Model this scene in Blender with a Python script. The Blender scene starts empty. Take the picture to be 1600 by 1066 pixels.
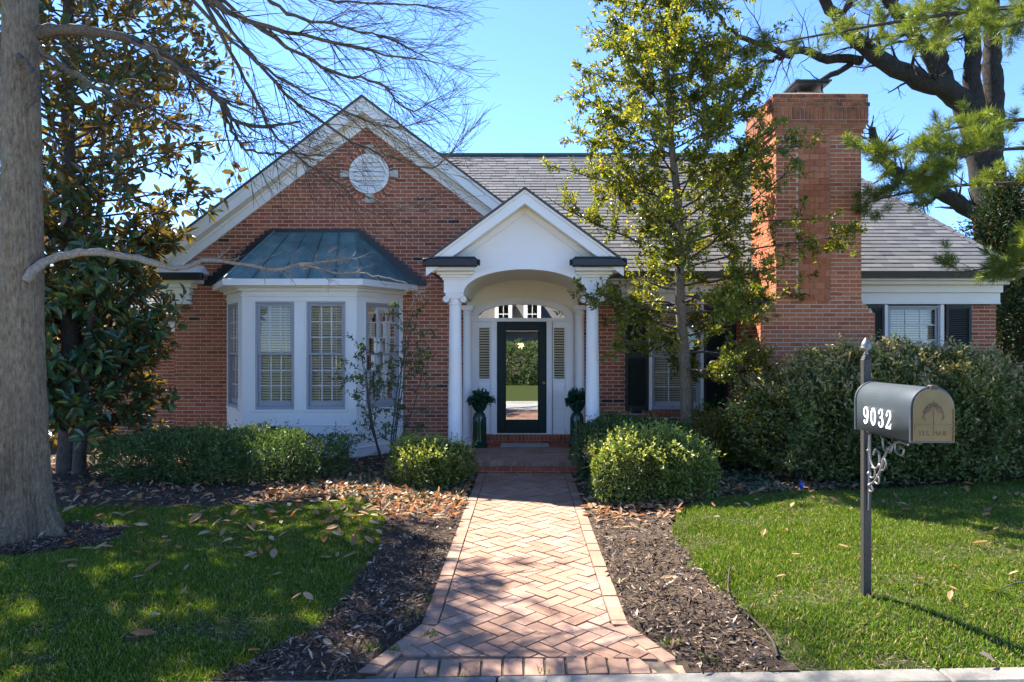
import bpy, math, random
import numpy as np
from mathutils import Matrix, Vector

# ------------------------------------------------------------------ camera, sky, sun, exposure
F, VX, VY, EYE = 1100.0, 820.0, 546.0, 1.85
SC = bpy.context.scene
COL = SC.collection
cam = bpy.data.cameras.new('camera')
cam_ob = bpy.data.objects.new('camera', cam)
COL.objects.link(cam_ob)
cam_ob.location = (0, 0, EYE)
cam_ob.rotation_euler = (math.radians(90), 0, 0)
cam.sensor_width = 36
cam.lens = 36 * F / 1600
cam.shift_x = -(VX - 800) / 1600
cam.shift_y = (VY - 533) / 1600
cam.clip_end = 2000
cam.clip_start = 0.05
SC.camera = cam_ob

SUN_EL = math.radians(48.5)
TO_SUN = Vector((-0.67, 0.74, 0)).normalized()      # horizontal direction towards the sun
world = bpy.data.worlds.new('World')
SC.world = world
world.use_nodes = True
wn = world.node_tree.nodes
sky = wn.new('ShaderNodeTexSky')
sky.sky_type = 'NISHITA'
sky.sun_disc = False
sky.sun_elevation = SUN_EL
sky.sun_rotation = math.atan2(TO_SUN.x, TO_SUN.y)
sky.altitude = 3000
sky.air_density = 0.8
sky.dust_density = 0.0
sky.ozone_density = 8.0
wn['Background'].inputs['Strength'].default_value = 0.087
world.node_tree.links.new(sky.outputs[0], wn['Background'].inputs['Color'])
sun = bpy.data.lights.new('sun', 'SUN')
sun.energy = 3.5
sun.angle = math.radians(0.55)
sun.color = (1.0, 0.93, 0.82)
sun_ob = bpy.data.objects.new('sun', sun)
COL.objects.link(sun_ob)
_s = Vector((TO_SUN.x * math.cos(SUN_EL), TO_SUN.y * math.cos(SUN_EL), math.sin(SUN_EL)))
sun_ob.rotation_euler = _s.to_track_quat('Z', 'Y').to_euler()
sun_ob.location = (-30, 30, 30)
SC.view_settings.view_transform = 'Standard'
SC.view_settings.look = 'None'
SC.view_settings.gamma = 1
SC.view_settings.exposure = 2.6
SC.cycles.use_denoising = True
SC.cycles.max_bounces = 8
SC.cycles.transparent_max_bounces = 8
SC.cycles.sample_clamp_indirect = 6

RNG = np.random.default_rng(7)
random.seed(7)

# ------------------------------------------------------------------ helpers
def P(px, py, Y):
    return np.array([(px - VX) * Y / F, Y, EYE - (py - VY) * Y / F])

def G(px, py, z=0.0):
    Y = (EYE - z) * F / (py - VY)
    return ((px - VX) * Y / F, Y)

WORLD = {}
def place(o, parent=None, mat=None):
    COL.objects.link(o)
    m = mat if mat is not None else Matrix.Identity(4)
    if parent is not None:
        o.parent = parent
        o.matrix_parent_inverse = WORLD[parent.name].inverted()
    o.matrix_basis = m
    WORLD[o.name] = m
    return o

def tag(o, label=None, cat=None, group=None, kind=None):
    if label: o['label'] = label
    if cat: o['category'] = cat
    if group: o['group'] = group
    if kind: o['kind'] = kind
    return o

def thing(name, loc, label, cat, group=None):
    o = bpy.data.objects.new(name, None)
    o.empty_display_size = 0.2
    place(o, None, Matrix.Translation(Vector(loc)))
    return tag(o, label, cat, group)

def mesh_np(name, V, Fs, mat, smooth=False):
    V = np.ascontiguousarray(V, dtype=np.float32)
    Fs = np.ascontiguousarray(Fs, dtype=np.int32)
    me = bpy.data.meshes.new(name)
    me.vertices.add(len(V)); me.vertices.foreach_set('co', V.ravel())
    k = Fs.shape[1]
    me.loops.add(Fs.size); me.loops.foreach_set('vertex_index', Fs.ravel())
    me.polygons.add(len(Fs))
    me.polygons.foreach_set('loop_start', np.arange(0, Fs.size, k, dtype=np.int32))
    me.polygons.foreach_set('use_smooth', np.full(len(Fs), smooth, dtype=bool))
    me.update(calc_edges=True)
    me.materials.append(mat)
    return me

def ob_np(name, V, Fs, mat, parent=None, smooth=False):
    return place(bpy.data.objects.new(name, mesh_np(name, V, Fs, mat, smooth)), parent)

class MB:
    """collects polygons for one mesh"""
    def __init__(self): self.v = []; self.f = []; self.sm = []
    def add(self, vs, fs, smooth=False):
        b = len(self.v)
        self.v += [tuple(map(float, p)) for p in vs]
        self.f += [tuple(i + b for i in f) for f in fs]
        self.sm += [smooth] * len(fs)
        return self
    def box(self, x0, x1, y0, y1, z0, z1):
        vs = [(x0,y0,z0),(x1,y0,z0),(x1,y1,z0),(x0,y1,z0),(x0,y0,z1),(x1,y0,z1),(x1,y1,z1),(x0,y1,z1)]
        return self.add(vs, [(0,3,2,1),(4,5,6,7),(0,1,5,4),(1,2,6,5),(2,3,7,6),(3,0,4,7)])
    def xz(self, poly, y0, y1):
        """polygon in x,z (counter-clockwise seen from -y) extruded in y"""
        n = len(poly)
        vs = [(x, y0, z) for x, z in poly] + [(x, y1, z) for x, z in poly]
        fs = [tuple(range(n)), tuple(range(2*n-1, n-1, -1))]
        for i in range(n):
            j = (i+1) % n
            fs.append((i, i+n, j+n, j))
        return self.add(vs, fs)
    def prism(self, poly, z0, z1):
        """polygon in x,y (counter-clockwise from above) extruded in z"""
        n = len(poly)
        vs = [(x, y, z0) for x, y in poly] + [(x, y, z1) for x, y in poly]
        fs = [tuple(range(n-1, -1, -1)), tuple(range(n, 2*n))]
        for i in range(n):
            j = (i+1) % n
            fs.append((i, j, j+n, i+n))
        return self.add(vs, fs)
    def hexa(self, c8):
        """8 corners: bottom loop 0-3, top loop 4-7"""
        return self.add(c8, [(0,3,2,1),(4,5,6,7),(0,1,5,4),(1,2,6,5),(2,3,7,6),(3,0,4,7)])
    def lathe(self, prof, c, n=24, smooth=True):
        cx, cy, cz = c
        vs = []
        for r, z in prof:
            for i in range(n):
                a = 2*math.pi*i/n
                vs.append((cx + r*math.cos(a), cy + r*math.sin(a), cz + z))
        fs = []
        for k in range(len(prof)-1):
            for i in range(n):
                j = (i+1) % n
                fs.append((k*n+i, k*n+j, (k+1)*n+j, (k+1)*n+i))
        self.add(vs, fs, smooth)
        m = len(prof)-1
        return self.add([vs[i] for i in range(n)] + [vs[m*n+i] for i in range(n)],
                        [tuple(range(n-1, -1, -1)), tuple(range(n, 2*n))])
    def tube(self, pts, rad, n=8, smooth=True, cap=True):
        V, Q = tube_np(np.array(pts, float), np.array(rad if hasattr(rad, '__len__') else [rad]*len(pts), float), n)
        self.add(V, [tuple(q) for q in Q], smooth)
        if cap:
            m = len(pts)
            self.add([V[i] for i in range(n)] + [V[(m-1)*n+i] for i in range(n)],
                     [tuple(range(n-1, -1, -1)), tuple(range(n, 2*n))])
        return self
    def mesh(self, name, mat):
        me = bpy.data.meshes.new(name)
        me.from_pydata(self.v, [], self.f)
        me.polygons.foreach_set('use_smooth', np.array(self.sm, dtype=bool))
        me.update()
        me.materials.append(mat)
        return me
    def build(self, name, mat, parent=None, bevel=0.0, m=None):
        o = bpy.data.objects.new(name, self.mesh(name, mat))
        place(o, parent, m)
        if bevel:
            b = o.modifiers.new('bevel', 'BEVEL'); b.width = bevel; b.segments = 1; b.limit_method = 'ANGLE'; b.angle_limit = math.radians(50)
        return o

def tube_np(pts, rad, n):
    m = len(pts)
    t = np.empty_like(pts)
    t[1:-1] = pts[2:] - pts[:-2]; t[0] = pts[1]-pts[0]; t[-1] = pts[-1]-pts[-2]
    t /= np.linalg.norm(t, axis=1, keepdims=True) + 1e-9
    up = np.array([0, 0, 1.0]) if abs(t[0, 2]) < 0.9 else np.array([1.0, 0, 0])
    u = np.cross(up, t[0]); u /= np.linalg.norm(u) + 1e-9
    a = np.linspace(0, 2*np.pi, n, endpoint=False)
    ca, sa = np.cos(a), np.sin(a)
    V = np.empty((m, n, 3))
    for i in range(m):
        u = u - t[i]*np.dot(u, t[i]); u /= np.linalg.norm(u) + 1e-9
        w = np.cross(t[i], u)
        V[i] = pts[i] + rad[i]*(ca[:, None]*u + sa[:, None]*w)
    idx = np.arange(m*n).reshape(m, n)
    a0 = idx[:-1]; a1 = np.roll(idx, -1, 1)[:-1]; b1 = np.roll(idx, -1, 1)[1:]; b0 = idx[1:]
    Q = np.stack([a0, a1, b1, b0], -1).reshape(-1, 4)
    return V.reshape(-1, 3), Q

def tubes_mesh(name, branches, mat, parent=None, smooth=True):
    """branches: list of (pts, radii, sides)"""
    Vs, Qs, b = [], [], 0
    for pts, rad, n in branches:
        V, Q = tube_np(np.asarray(pts, float), np.asarray(rad, float), n)
        Vs.append(V); Qs.append(Q + b); b += len(V)
    return ob_np(name, np.concatenate(Vs), np.concatenate(Qs), mat, parent, smooth)

# ------------------------------------------------------------------ materials
class NT:
    def __init__(self, name):
        self.m = bpy.data.materials.new(name); self.m.use_nodes = True
        self.t = self.m.node_tree
        self.b = self.t.nodes['Principled BSDF']
        self.out = self.t.nodes['Material Output']
    def n(self, typ, **kw):
        nd = self.t.nodes.new('ShaderNode' + typ)
        for k, v in kw.items(): setattr(nd, k, v)
        return nd
    def l(self, a, b): self.t.links.new(a, b)
    def coord(self): return self.n('TexCoord').outputs['Object']
    def noise(self, scale, detail=4, rough=0.6, vec=None):
        nd = self.n('TexNoise'); nd.inputs['Scale'].default_value = scale
        nd.inputs['Detail'].default_value = detail; nd.inputs['Roughness'].default_value = rough
        self.l(vec if vec is not None else self.geo(), nd.inputs['Vector'])
        return nd.outputs['Fac']
    def geo(self): return self.n('NewGeometry').outputs['Position']
    def island(self): return self.n('NewGeometry').outputs['Random Per Island']
    def rnd(self):
        a = self.n('Math', operation='ADD')
        self.l(self.island(), a.inputs[0]); self.l(self.n('ObjectInfo').outputs['Random'], a.inputs[1])
        f = self.n('Math', operation='FRACT'); self.l(a.outputs[0], f.inputs[0])
        return f.outputs[0]
    def ramp(self, fac, stops, interp='LINEAR'):
        r = self.n('ValToRGB'); r.color_ramp.interpolation = interp
        el = r.color_ramp.elements
        while len(el) < len(stops): el.new(0.5)
        for e, (p, c) in zip(el, stops):
            e.position = p; e.color = (*c, 1)
        self.l(fac, r.inputs['Fac']); return r.outputs['Color']
    def mix(self, fac, a, b, blend='MIX'):
        nd = self.n('Mix', data_type='RGBA', blend_type=blend)
        for s, v in ((nd.inputs[0], fac), (nd.inputs[6], a), (nd.inputs[7], b)):
            if hasattr(v, 'is_output'): self.l(v, s)
            elif isinstance(v, tuple): s.default_value = (*v, 1)
            else: s.default_value = v
        return nd.outputs[2]
    def scale(self, col, fac, lo, hi):
        """multiply a colour by a factor mapped to lo..hi"""
        mr = self.n('MapRange'); mr.inputs['To Min'].default_value = lo; mr.inputs['To Max'].default_value = hi
        self.l(fac, mr.inputs['Value'])
        vm = self.n('VectorMath', operation='SCALE')
        if isinstance(col, tuple): vm.inputs[0].default_value = col
        else: self.l(col, vm.inputs[0])
        self.l(mr.outputs[0], vm.inputs['Scale']); return vm.outputs[0]
    def bump(self, h, dist, strength=1.0):
        b = self.n('Bump'); b.inputs['Distance'].default_value = dist; b.inputs['Strength'].default_value = strength
        self.l(h, b.inputs['Height']); self.l(b.outputs[0], self.b.inputs['Normal']); return b.outputs[0]
    def base(self, c):
        if isinstance(c, tuple): self.b.inputs['Base Color'].default_value = (*c, 1)
        else: self.l(c, self.b.inputs['Base Color'])
    def set(self, rough=0.7, spec=0.3, metal=0.0):
        self.b.inputs['Roughness'].default_value = rough
        self.b.inputs['Specular IOR Level'].default_value = spec
        self.b.inputs['Metallic'].default_value = metal
        return self

MAT = {}
def plain(name, col, rough=0.6, spec=0.3, ns=6.0, var=0.15, bump=0.0, metal=0.0, bs=60.0):
    t = NT(name); t.set(rough, spec, metal)
    t.base(t.scale(col, t.noise(ns, 5), 1-var, 1+var))
    if bump: t.bump(t.noise(bs, 4), bump)
    MAT[name] = t.m
    return t.m

def leafmat(name, stops, trans=0.35, rough=0.45, spec=0.4, tcol=(1.25, 1.1, 0.4), back=None, patch=0.0, prange=(0.45, 1.55)):
    t = NT(name); t.set(rough, spec)
    c = t.ramp(t.rnd(), stops)
    if patch:
        c = t.scale(c, t.noise(patch, 3), *prange)
    front = c
    if back:
        c = t.mix(t.n('NewGeometry').outputs['Backfacing'], front, back)
    t.base(c)
    tr = t.n('BsdfTranslucent')
    vm = t.n('VectorMath', operation='MULTIPLY'); vm.inputs[1].default_value = tcol
    if back:
        t.l(t.mix(0.55, front, back), vm.inputs[0])
    else:
        t.l(front, vm.inputs[0])
    t.l(vm.outputs[0], tr.inputs['Color'])
    mx = t.n('MixShader'); mx.inputs[0].default_value = trans
    t.l(t.b.outputs[0], mx.inputs[1]); t.l(tr.outputs[0], mx.inputs[2])
    t.l(mx.outputs[0], t.out.inputs['Surface'])
    MAT[name] = t.m
    return t.m

# bricks of the house: each brick its own tone, a few burnt black
t = NT('house_brick'); t.set(0.88, 0.2)
c = t.ramp(t.rnd(), [(0.0, (0.34,0.100,0.050)), (0.15, (0.42,0.135,0.068)), (0.3, (0.24,0.066,0.038)), (0.5, (0.45,0.155,0.078)), (0.65, (0.30,0.085,0.046)), (0.8, (0.37,0.11,0.058)), (0.980, (0.41,0.13,0.064)), (0.986, (0.06,0.036,0.028)), (1.0, (0.055,0.033,0.026))])
c = t.scale(c, t.noise(70, 5, 0.7), 0.70, 1.3)
c = t.scale(c, t.noise(0.9, 5, 0.65), 0.70, 1.30)
c = t.mix(t.ramp(t.noise(2.3, 6, 0.7), [(0.58, (0,0,0)), (0.80, (0.35,0.35,0.35))]), c, (0.42, 0.27, 0.18))
t.base(c); t.bump(t.noise(160, 4, 0.7), 0.0012); MAT['house_brick'] = t.m
t = NT('chimney_brick'); t.set(0.9, 0.2)
c = t.ramp(t.rnd(), [(0.0, (0.42,0.130,0.058)), (0.3, (0.48,0.165,0.075)), (0.55, (0.35,0.10,0.048)), (0.8, (0.50,0.185,0.09)), (0.985, (0.40,0.125,0.06)), (0.99, (0.08,0.05,0.04)), (1.0, (0.08,0.05,0.04))])
c = t.scale(c, t.noise(60, 5, 0.7), 0.75, 1.3)
# soot streaks near the top of the stack, a stain with its own shape
sp = t.n('SeparateXYZ'); t.l(t.geo(), sp.inputs[0])
mr = t.n('MapRange'); mr.inputs['From Min'].default_value = 5.35; mr.inputs['From Max'].default_value = 5.95; t.l(sp.outputs[2], mr.inputs['Value'])
sr = t.n('MapRange'); sr.inputs['From Min'].default_value = 0.42; sr.inputs['From Max'].default_value = 0.62; t.l(t.noise(3.6, 6, 0.7), sr.inputs['Value'])
st = t.n('Math', operation='MULTIPLY'); t.l(mr.outputs[0], st.inputs[0]); t.l(sr.outputs[0], st.inputs[1])
st2 = t.n('Math', operation='MULTIPLY'); st2.use_clamp = True; st2.inputs[1].default_value = 1.5; t.l(st.outputs[0], st2.inputs[0])
c = t.mix(st2.outputs[0], c, (0.05, 0.035, 0.03))
t.base(c); t.bump(t.noise(150, 4, 0.7), 0.0012); MAT['chimney_brick'] = t.m
t = NT('salmon_tile'); t.set(0.85, 0.2)
c = t.ramp(t.rnd(), [(0.0, (0.42,0.140,0.066)), (0.35, (0.50,0.185,0.092)), (0.7, (0.36,0.11,0.054)), (1.0, (0.53,0.215,0.115))])
t.base(t.scale(c, t.noise(25, 5, 0.7), 0.75, 1.25)); MAT['salmon_tile'] = t.m
plain('mortar', (0.62, 0.46, 0.34), 0.95, 0.1, 30, 0.2, 0.001, bs=200)
# walkway pavers
t = NT('paver'); t.set(0.9, 0.2)
c = t.ramp(t.rnd(), [(0.0, (0.30,0.180,0.125)), (0.25, (0.345,0.22,0.16)), (0.5, (0.27,0.155,0.105)), (0.75, (0.32,0.198,0.138)), (1.0, (0.365,0.24,0.18))])
c = t.scale(c, t.noise(45, 6, 0.7), 0.72, 1.28)
c = t.mix(t.ramp(t.noise(1.6, 5), [(0.45, (0,0,0)), (0.7, (0.5,0.5,0.5))]), c, (0.24, 0.14, 0.10))
t.base(c); t.bump(t.noise(120, 5, 0.7), 0.0012); MAT['paver'] = t.m
plain('sand_joint', (0.13, 0.105, 0.085), 1.0, 0.1, 20, 0.4, 0.004, bs=150)
# white joinery with weathering
t = NT('white_paint'); t.set(0.55, 0.35)
c = t.scale((0.86, 0.83, 0.78), t.noise(2.2, 5), 0.93, 1.03)
c = t.mix(t.ramp(t.noise(9, 6, 0.75), [(0.60, (0,0,0)), (0.80, (0.22,0.22,0.22))]), c, (0.50, 0.47, 0.40))
t.base(c); t.bump(t.noise(40, 3), 0.0012); MAT['white_paint'] = t.m
plain('cream_paint', (0.84, 0.77, 0.62), 0.6, 0.3, 3, 0.05)
plain('grey_sash', (0.36, 0.36, 0.38), 0.5, 0.4, 8, 0.08)
plain('muntin_paint', (0.62, 0.60, 0.56), 0.5, 0.4, 8, 0.08)
plain('gutter_black', (0.018, 0.020, 0.022), 0.4, 0.5, 5, 0.2)
plain('shutter_green', (0.016, 0.022, 0.018), 0.5, 0.4, 10, 0.25)
plain('door_green', (0.008, 0.022, 0.017), 0.5, 0.25, 6, 0.12)
plain('blind_slat', (0.80, 0.70, 0.54), 0.6, 0.3, 5, 0.08)
plain('dark_room', (0.035, 0.03, 0.027), 0.9, 0.1)
plain('brass', (0.70, 0.46, 0.16), 0.3, 0.5, 10, 0.1, metal=0.9)
t = NT('shingle'); t.set(0.92, 0.2)
c = t.ramp(t.rnd(), [(0.0, (0.088,0.090,0.097)), (0.35, (0.135,0.137,0.143)), (0.7, (0.108,0.110,0.116)), (1.0, (0.165,0.165,0.167))])
t.base(t.scale(c, t.noise(90, 4, 0.7), 0.6, 1.4)); t.bump(t.noise(260, 3), 0.0004); MAT['shingle'] = t.m
t = NT('copper_patina'); t.set(0.5, 0.4)
c = t.ramp(t.noise(2.6, 6, 0.7), [(0.3, (0.05,0.095,0.095)), (0.5, (0.085,0.165,0.165)), (0.7, (0.15,0.25,0.245))])
c = t.scale(c, t.rnd(), 0.8, 1.2)
t.base(c); MAT['copper_patina'] = t.m
def glass(name, refl, tint=(0.75, 0.78, 0.76), rough=0.01):
    t = NT(name)
    tr = t.n('BsdfTransparent'); tr.inputs[0].default_value = (*tint, 1)
    gl = t.n('BsdfGlossy'); gl.inputs['Roughness'].default_value = rough; gl.inputs['Color'].default_value = (0.95, 0.96, 0.96, 1)
    lw = t.n('Fresnel'); lw.inputs[0].default_value = 1.5
    ad = t.n('Math', operation='ADD'); ad.use_clamp = True; ad.inputs[1].default_value = refl; t.l(lw.outputs[0], ad.inputs[0])
    mx = t.n('MixShader'); t.l(ad.outputs[0], mx.inputs[0]); t.l(tr.outputs[0], mx.inputs[1]); t.l(gl.outputs[0], mx.inputs[2])
    t.l(mx.outputs[0], t.out.inputs['Surface']); MAT[name] = t.m
glass('window_glass', 0.0, (0.9, 0.92, 0.9))
glass('door_glass', 0.42, (0.5, 0.52, 0.5))
# bark
def bark(name, c0, c1, sc=6, stretch=0.18, b=0.02):
    t = NT(name); t.set(0.95, 0.15)
    mp = t.n('Mapping'); mp.inputs['Scale'].default_value = (1, 1, stretch); t.l(t.geo(), mp.inputs[0])
    h = t.noise(sc*5, 6, 0.75, mp.outputs[0])
    c = t.ramp(h, [(0.3, c0), (0.65, c1)])
    c = t.scale(c, t.noise(2.5, 4), 0.75, 1.25)
    c = t.mix(t.ramp(t.noise(4.5, 5, 0.7), [(0.56, (0,0,0)), (0.75, (0.5,0.5,0.5))]), c, tuple(min(1.4*v, 0.3) for v in c1))
    t.base(c); t.bump(h, b, 0.9); MAT[name] = t.m
bark('maple_bark', (0.075, 0.055, 0.037), (0.29, 0.222, 0.152), 9, 0.3, 0.015)
bark('backlit_limb_bark', (0.045, 0.035, 0.026), (0.16, 0.125, 0.09), 9, 0.4, 0.006)  # maple bark darkened for backlit limbs, shade put into the colour
bark('twig_bark', (0.035, 0.028, 0.024), (0.09, 0.072, 0.06), 10, 0.6, 0.004)
bark('pale_sunlit_bark', (0.12, 0.10, 0.08), (0.34, 0.29, 0.235), 10, 0.6, 0.004)  # pale grey copy for the low branch, sunlight put into its colour
bark('oak_bark', (0.016, 0.013, 0.011), (0.065, 0.053, 0.043), 4, 0.3, 0.05)
bark('dark_bark', (0.04, 0.033, 0.028), (0.12, 0.10, 0.085), 8, 0.3, 0.01)
# foliage
leafmat('magnolia_leaf', [(0.0, (0.020,0.065,0.024)), (0.5, (0.037,0.105,0.037)), (0.85, (0.060,0.145,0.043)), (0.94, (0.170,0.255,0.051)), (1.0, (0.272,0.255,0.051))], 0.28, 0.28, 0.6, (2.0, 1.3, 0.45), back=(0.15, 0.088, 0.028))
leafmat('holly_leaf', [(0.0, (0.06,0.095,0.02)), (0.4, (0.12,0.165,0.026)), (0.75, (0.19,0.225,0.032)), (0.93, (0.30,0.285,0.04)), (1.0, (0.40,0.31,0.045))], 0.5, 0.32, 0.5, (1.6, 1.35, 0.4))
leafmat('sapling_leaf', [(0.0, (0.042,0.084,0.028)), (0.5, (0.070,0.126,0.035)), (0.96, (0.126,0.182,0.042)), (1.0, (0.600,0.588,0.070))], 0.35, 0.35, 0.5)
leafmat('yew_needle', [(0.0, (0.035,0.075,0.022)), (0.5, (0.07,0.13,0.034)), (0.85, (0.12,0.19,0.05)), (1.0, (0.22,0.27,0.09))], 0.28, 0.45, 0.4, patch=2.2)
leafmat('boxwood_leaf', [(0.0, (0.07,0.12,0.03)), (0.5, (0.14,0.20,0.045)), (0.85, (0.22,0.28,0.07)), (1.0, (0.36,0.36,0.11))], 0.35, 0.38, 0.45, patch=1.8)
leafmat('hedge_leaf', [(0.0, (0.06,0.095,0.026)), (0.45, (0.125,0.165,0.042)), (0.8, (0.20,0.235,0.065)), (0.94, (0.30,0.28,0.10)), (1.0, (0.46,0.37,0.20))], 0.33, 0.42, 0.45, (1.3,1.1,0.5), patch=1.4)
leafmat('ivy_leaf', [(0.0, (0.035,0.06,0.027)), (0.6, (0.07,0.10,0.045)), (1.0, (0.16,0.17,0.09))], 0.2, 0.35, 0.5)
leafmat('pine_needle', [(0.0, (0.09,0.14,0.035)), (0.5, (0.16,0.225,0.05)), (1.0, (0.26,0.31,0.08))], 0.45, 0.4, 0.3, (1.3,1.2,0.4))
leafmat('cedar_leaf', [(0.0, (0.016,0.035,0.016)), (0.6, (0.032,0.064,0.026)), (0.9, (0.064,0.088,0.032)), (1.0, (0.256,0.136,0.032))], 0.2, 0.6, 0.2)
leafmat('fern_green', [(0.0, (0.012,0.045,0.025)), (1.0, (0.03,0.095,0.05))], 0.2, 0.35, 0.5)
leafmat('dead_leaf', [(0.0, (0.24,0.12,0.055)), (0.3, (0.38,0.22,0.11)), (0.6, (0.46,0.34,0.215)), (0.85, (0.40,0.165,0.045)), (1.0, (0.60,0.50,0.37))], 0.3, 0.7, 0.25, (1.2,0.9,0.6))
leafmat('grass_blade', [(0.0, (0.075,0.145,0.018)), (0.4, (0.125,0.215,0.026)), (0.72, (0.185,0.275,0.036)), (0.88, (0.25,0.30,0.055)), (0.92, (0.42,0.35,0.18)), (1.0, (0.50,0.42,0.25))], 0.36, 0.55, 0.22, (1.15,1.1,0.4), patch=1.1, prange=(0.72, 1.28))
leafmat('straw', [(0.0, (0.15,0.12,0.06)), (0.5, (0.26,0.21,0.115)), (1.0, (0.36,0.30,0.18))], 0.2, 0.9, 0.1, (1,1,1))
leafmat('mulch_chip', [(0.0, (0.035,0.023,0.017)), (0.4, (0.085,0.056,0.040)), (0.7, (0.17,0.115,0.082)), (0.9, (0.30,0.22,0.165)), (1.0, (0.50,0.40,0.31))], 0.02, 0.9, 0.15, (1,1,1), patch=1.5)
t = NT('soil'); t.set(1.0, 0.1)
c = t.ramp(t.noise(14, 7, 0.75), [(0.3, (0.045,0.032,0.024)), (0.55, (0.10,0.073,0.053)), (0.75, (0.17,0.13,0.10))])
t.base(c); t.bump(t.noise(40, 6, 0.75), 0.03); MAT['soil'] = t.m
t = NT('turf'); t.set(1.0, 0.1)
c = t.ramp(t.noise(22, 7, 0.75), [(0.3, (0.035,0.05,0.014)), (0.55, (0.06,0.08,0.022)), (0.8, (0.13,0.11,0.055))])
t.base(c); t.bump(t.noise(60, 6, 0.75), 0.02); MAT['turf'] = t.m
t = NT('concrete'); t.set(0.92, 0.2)
c = t.ramp(t.noise(5, 7, 0.7), [(0.3, (0.36,0.345,0.32)), (0.7, (0.50,0.485,0.455))])
c = t.scale(c, t.noise(120, 3), 0.8, 1.2)
t.base(c); t.bump(t.noise(150, 4, 0.7), 0.001); MAT['concrete'] = t.m
t = NT('kerb_concrete'); t.set(0.92, 0.2)
c = t.ramp(t.noise(6, 8, 0.75), [(0.3, (0.15,0.14,0.125)), (0.7, (0.27,0.255,0.23))])
c = t.scale(c, t.noise(90, 4), 0.75, 1.25)
t.base(c); t.bump(t.noise(150, 4, 0.7), 0.0015); MAT['kerb_concrete'] = t.m
plain('mailbox_paint', (0.060, 0.075, 0.088), 0.36, 0.6, 7, 0.25, 0.0006, bs=25, metal=0.2)
plain('mailbox_bronze', (0.19, 0.135, 0.075), 0.30, 0.5, 5, 0.35, 0.0012, bs=14, metal=0.75)
plain('bronze_dark', (0.15, 0.112, 0.066), 0.5, 0.4, 6, 0.25, metal=0.5)
plain('iron', (0.035, 0.032, 0.03), 0.55, 0.45, 12, 0.3, 0.001, bs=90)
plain('bracket_metal', (0.22, 0.21, 0.20), 0.45, 0.5, 12, 0.3, metal=0.5)
plain('numeral_white', (0.80, 0.80, 0.78), 0.5, 0.4, 5, 0.04)
plain('ceramic_green', (0.006, 0.042, 0.024), 0.15, 0.6, 8, 0.2)
plain('mat_grey', (0.42, 0.40, 0.365), 0.95, 0.1, 40, 0.3, 0.004, bs=140)
plain('stone_light', (0.55, 0.52, 0.45), 0.8, 0.2, 12, 0.12)
plain('hood_metal', (0.022, 0.024, 0.026), 0.5, 0.5, 8, 0.3)
plain('flue_clay', (0.42, 0.20, 0.12), 0.9, 0.2, 12, 0.2)
plain('siding_cream', (0.68, 0.63, 0.54), 0.7, 0.25, 3, 0.06)
plain('far_brick', (0.30, 0.13, 0.09), 0.9, 0.2, 18, 0.3)
plain('far_roof', (0.11, 0.105, 0.10), 0.9, 0.2, 8, 0.3)
plain('grey_stone', (0.15, 0.135, 0.12), 0.9, 0.2, 9, 0.35)
plain('blue_plastic', (0.02, 0.06, 0.42), 0.35, 0.5)

# ------------------------------------------------------------------ ground
def S(x):
    x = np.clip(x, 0, 1); return x*x*(3-2*x)
def yc(x): return 3.99 + 0.039*np.asarray(x, float)       # back edge of the kerb
def gz(x, y):
    x = np.asarray(x, float); y = np.asarray(y, float)
    side = np.where(x > 0, 0.12, 0.05)
    h = side*S((np.abs(x)-0.95)/1.1)*S((y-yc(x)-0.02)/0.7)*(1-0.7*S((y-7.0)/2.5))
    h = h + 0.012*np.sin(1.7*x+0.4)*np.sin(1.3*y)*S((np.abs(x)-1.0)/0.8)*S((y-4.2)/0.5)
    h = h - 0.012
    h = np.where((y < yc(x)-0.06) & (y > 0.2), -0.30, h)
    h = np.where(y <= 0.2, -0.06, h)
    h = np.where((np.abs(x) < 0.72+np.clip((4.74-y)*0.44, 0, 0.34)) & (y > 3.8) & (y < 11), -0.06, h)
    return h

gx = np.concatenate([[-500,-250,-120,-60,-35,-22], np.arange(-14, 14.01, 0.12), [22,35,60,120,250,500]])
gy = np.concatenate([[-500,-250,-120,-60,-30,-16,-10,-5,-2,-0.5,0.15,0.25,1.5,3.0], np.arange(3.5, 13.01, 0.12), [16,20,30,60,120,250,700]])
XX, YY = np.meshgrid(gx, gy)
V = np.stack([XX, YY, gz(XX, YY)], -1).reshape(-1, 3)
ids = np.arange(XX.size).reshape(XX.shape)
Q = np.stack([ids[:-1,:-1], ids[:-1,1:], ids[1:,1:], ids[1:,:-1]], -1).reshape(-1, 4)
ground = ob_np('ground', V, Q, MAT['turf'], None, True)
tag(ground, kind='structure')

def inpoly(x, y, poly):
    r = np.zeros(x.shape, bool); n = len(poly)
    for i in range(n):
        x0, y0 = poly[i]; x1, y1 = poly[(i+1) % n]
        c = ((y0 > y) != (y1 > y)) & (x < (x1-x0)*(y-y0)/(y1-y0+1e-12)+x0)
        r ^= c
    return r

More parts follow.
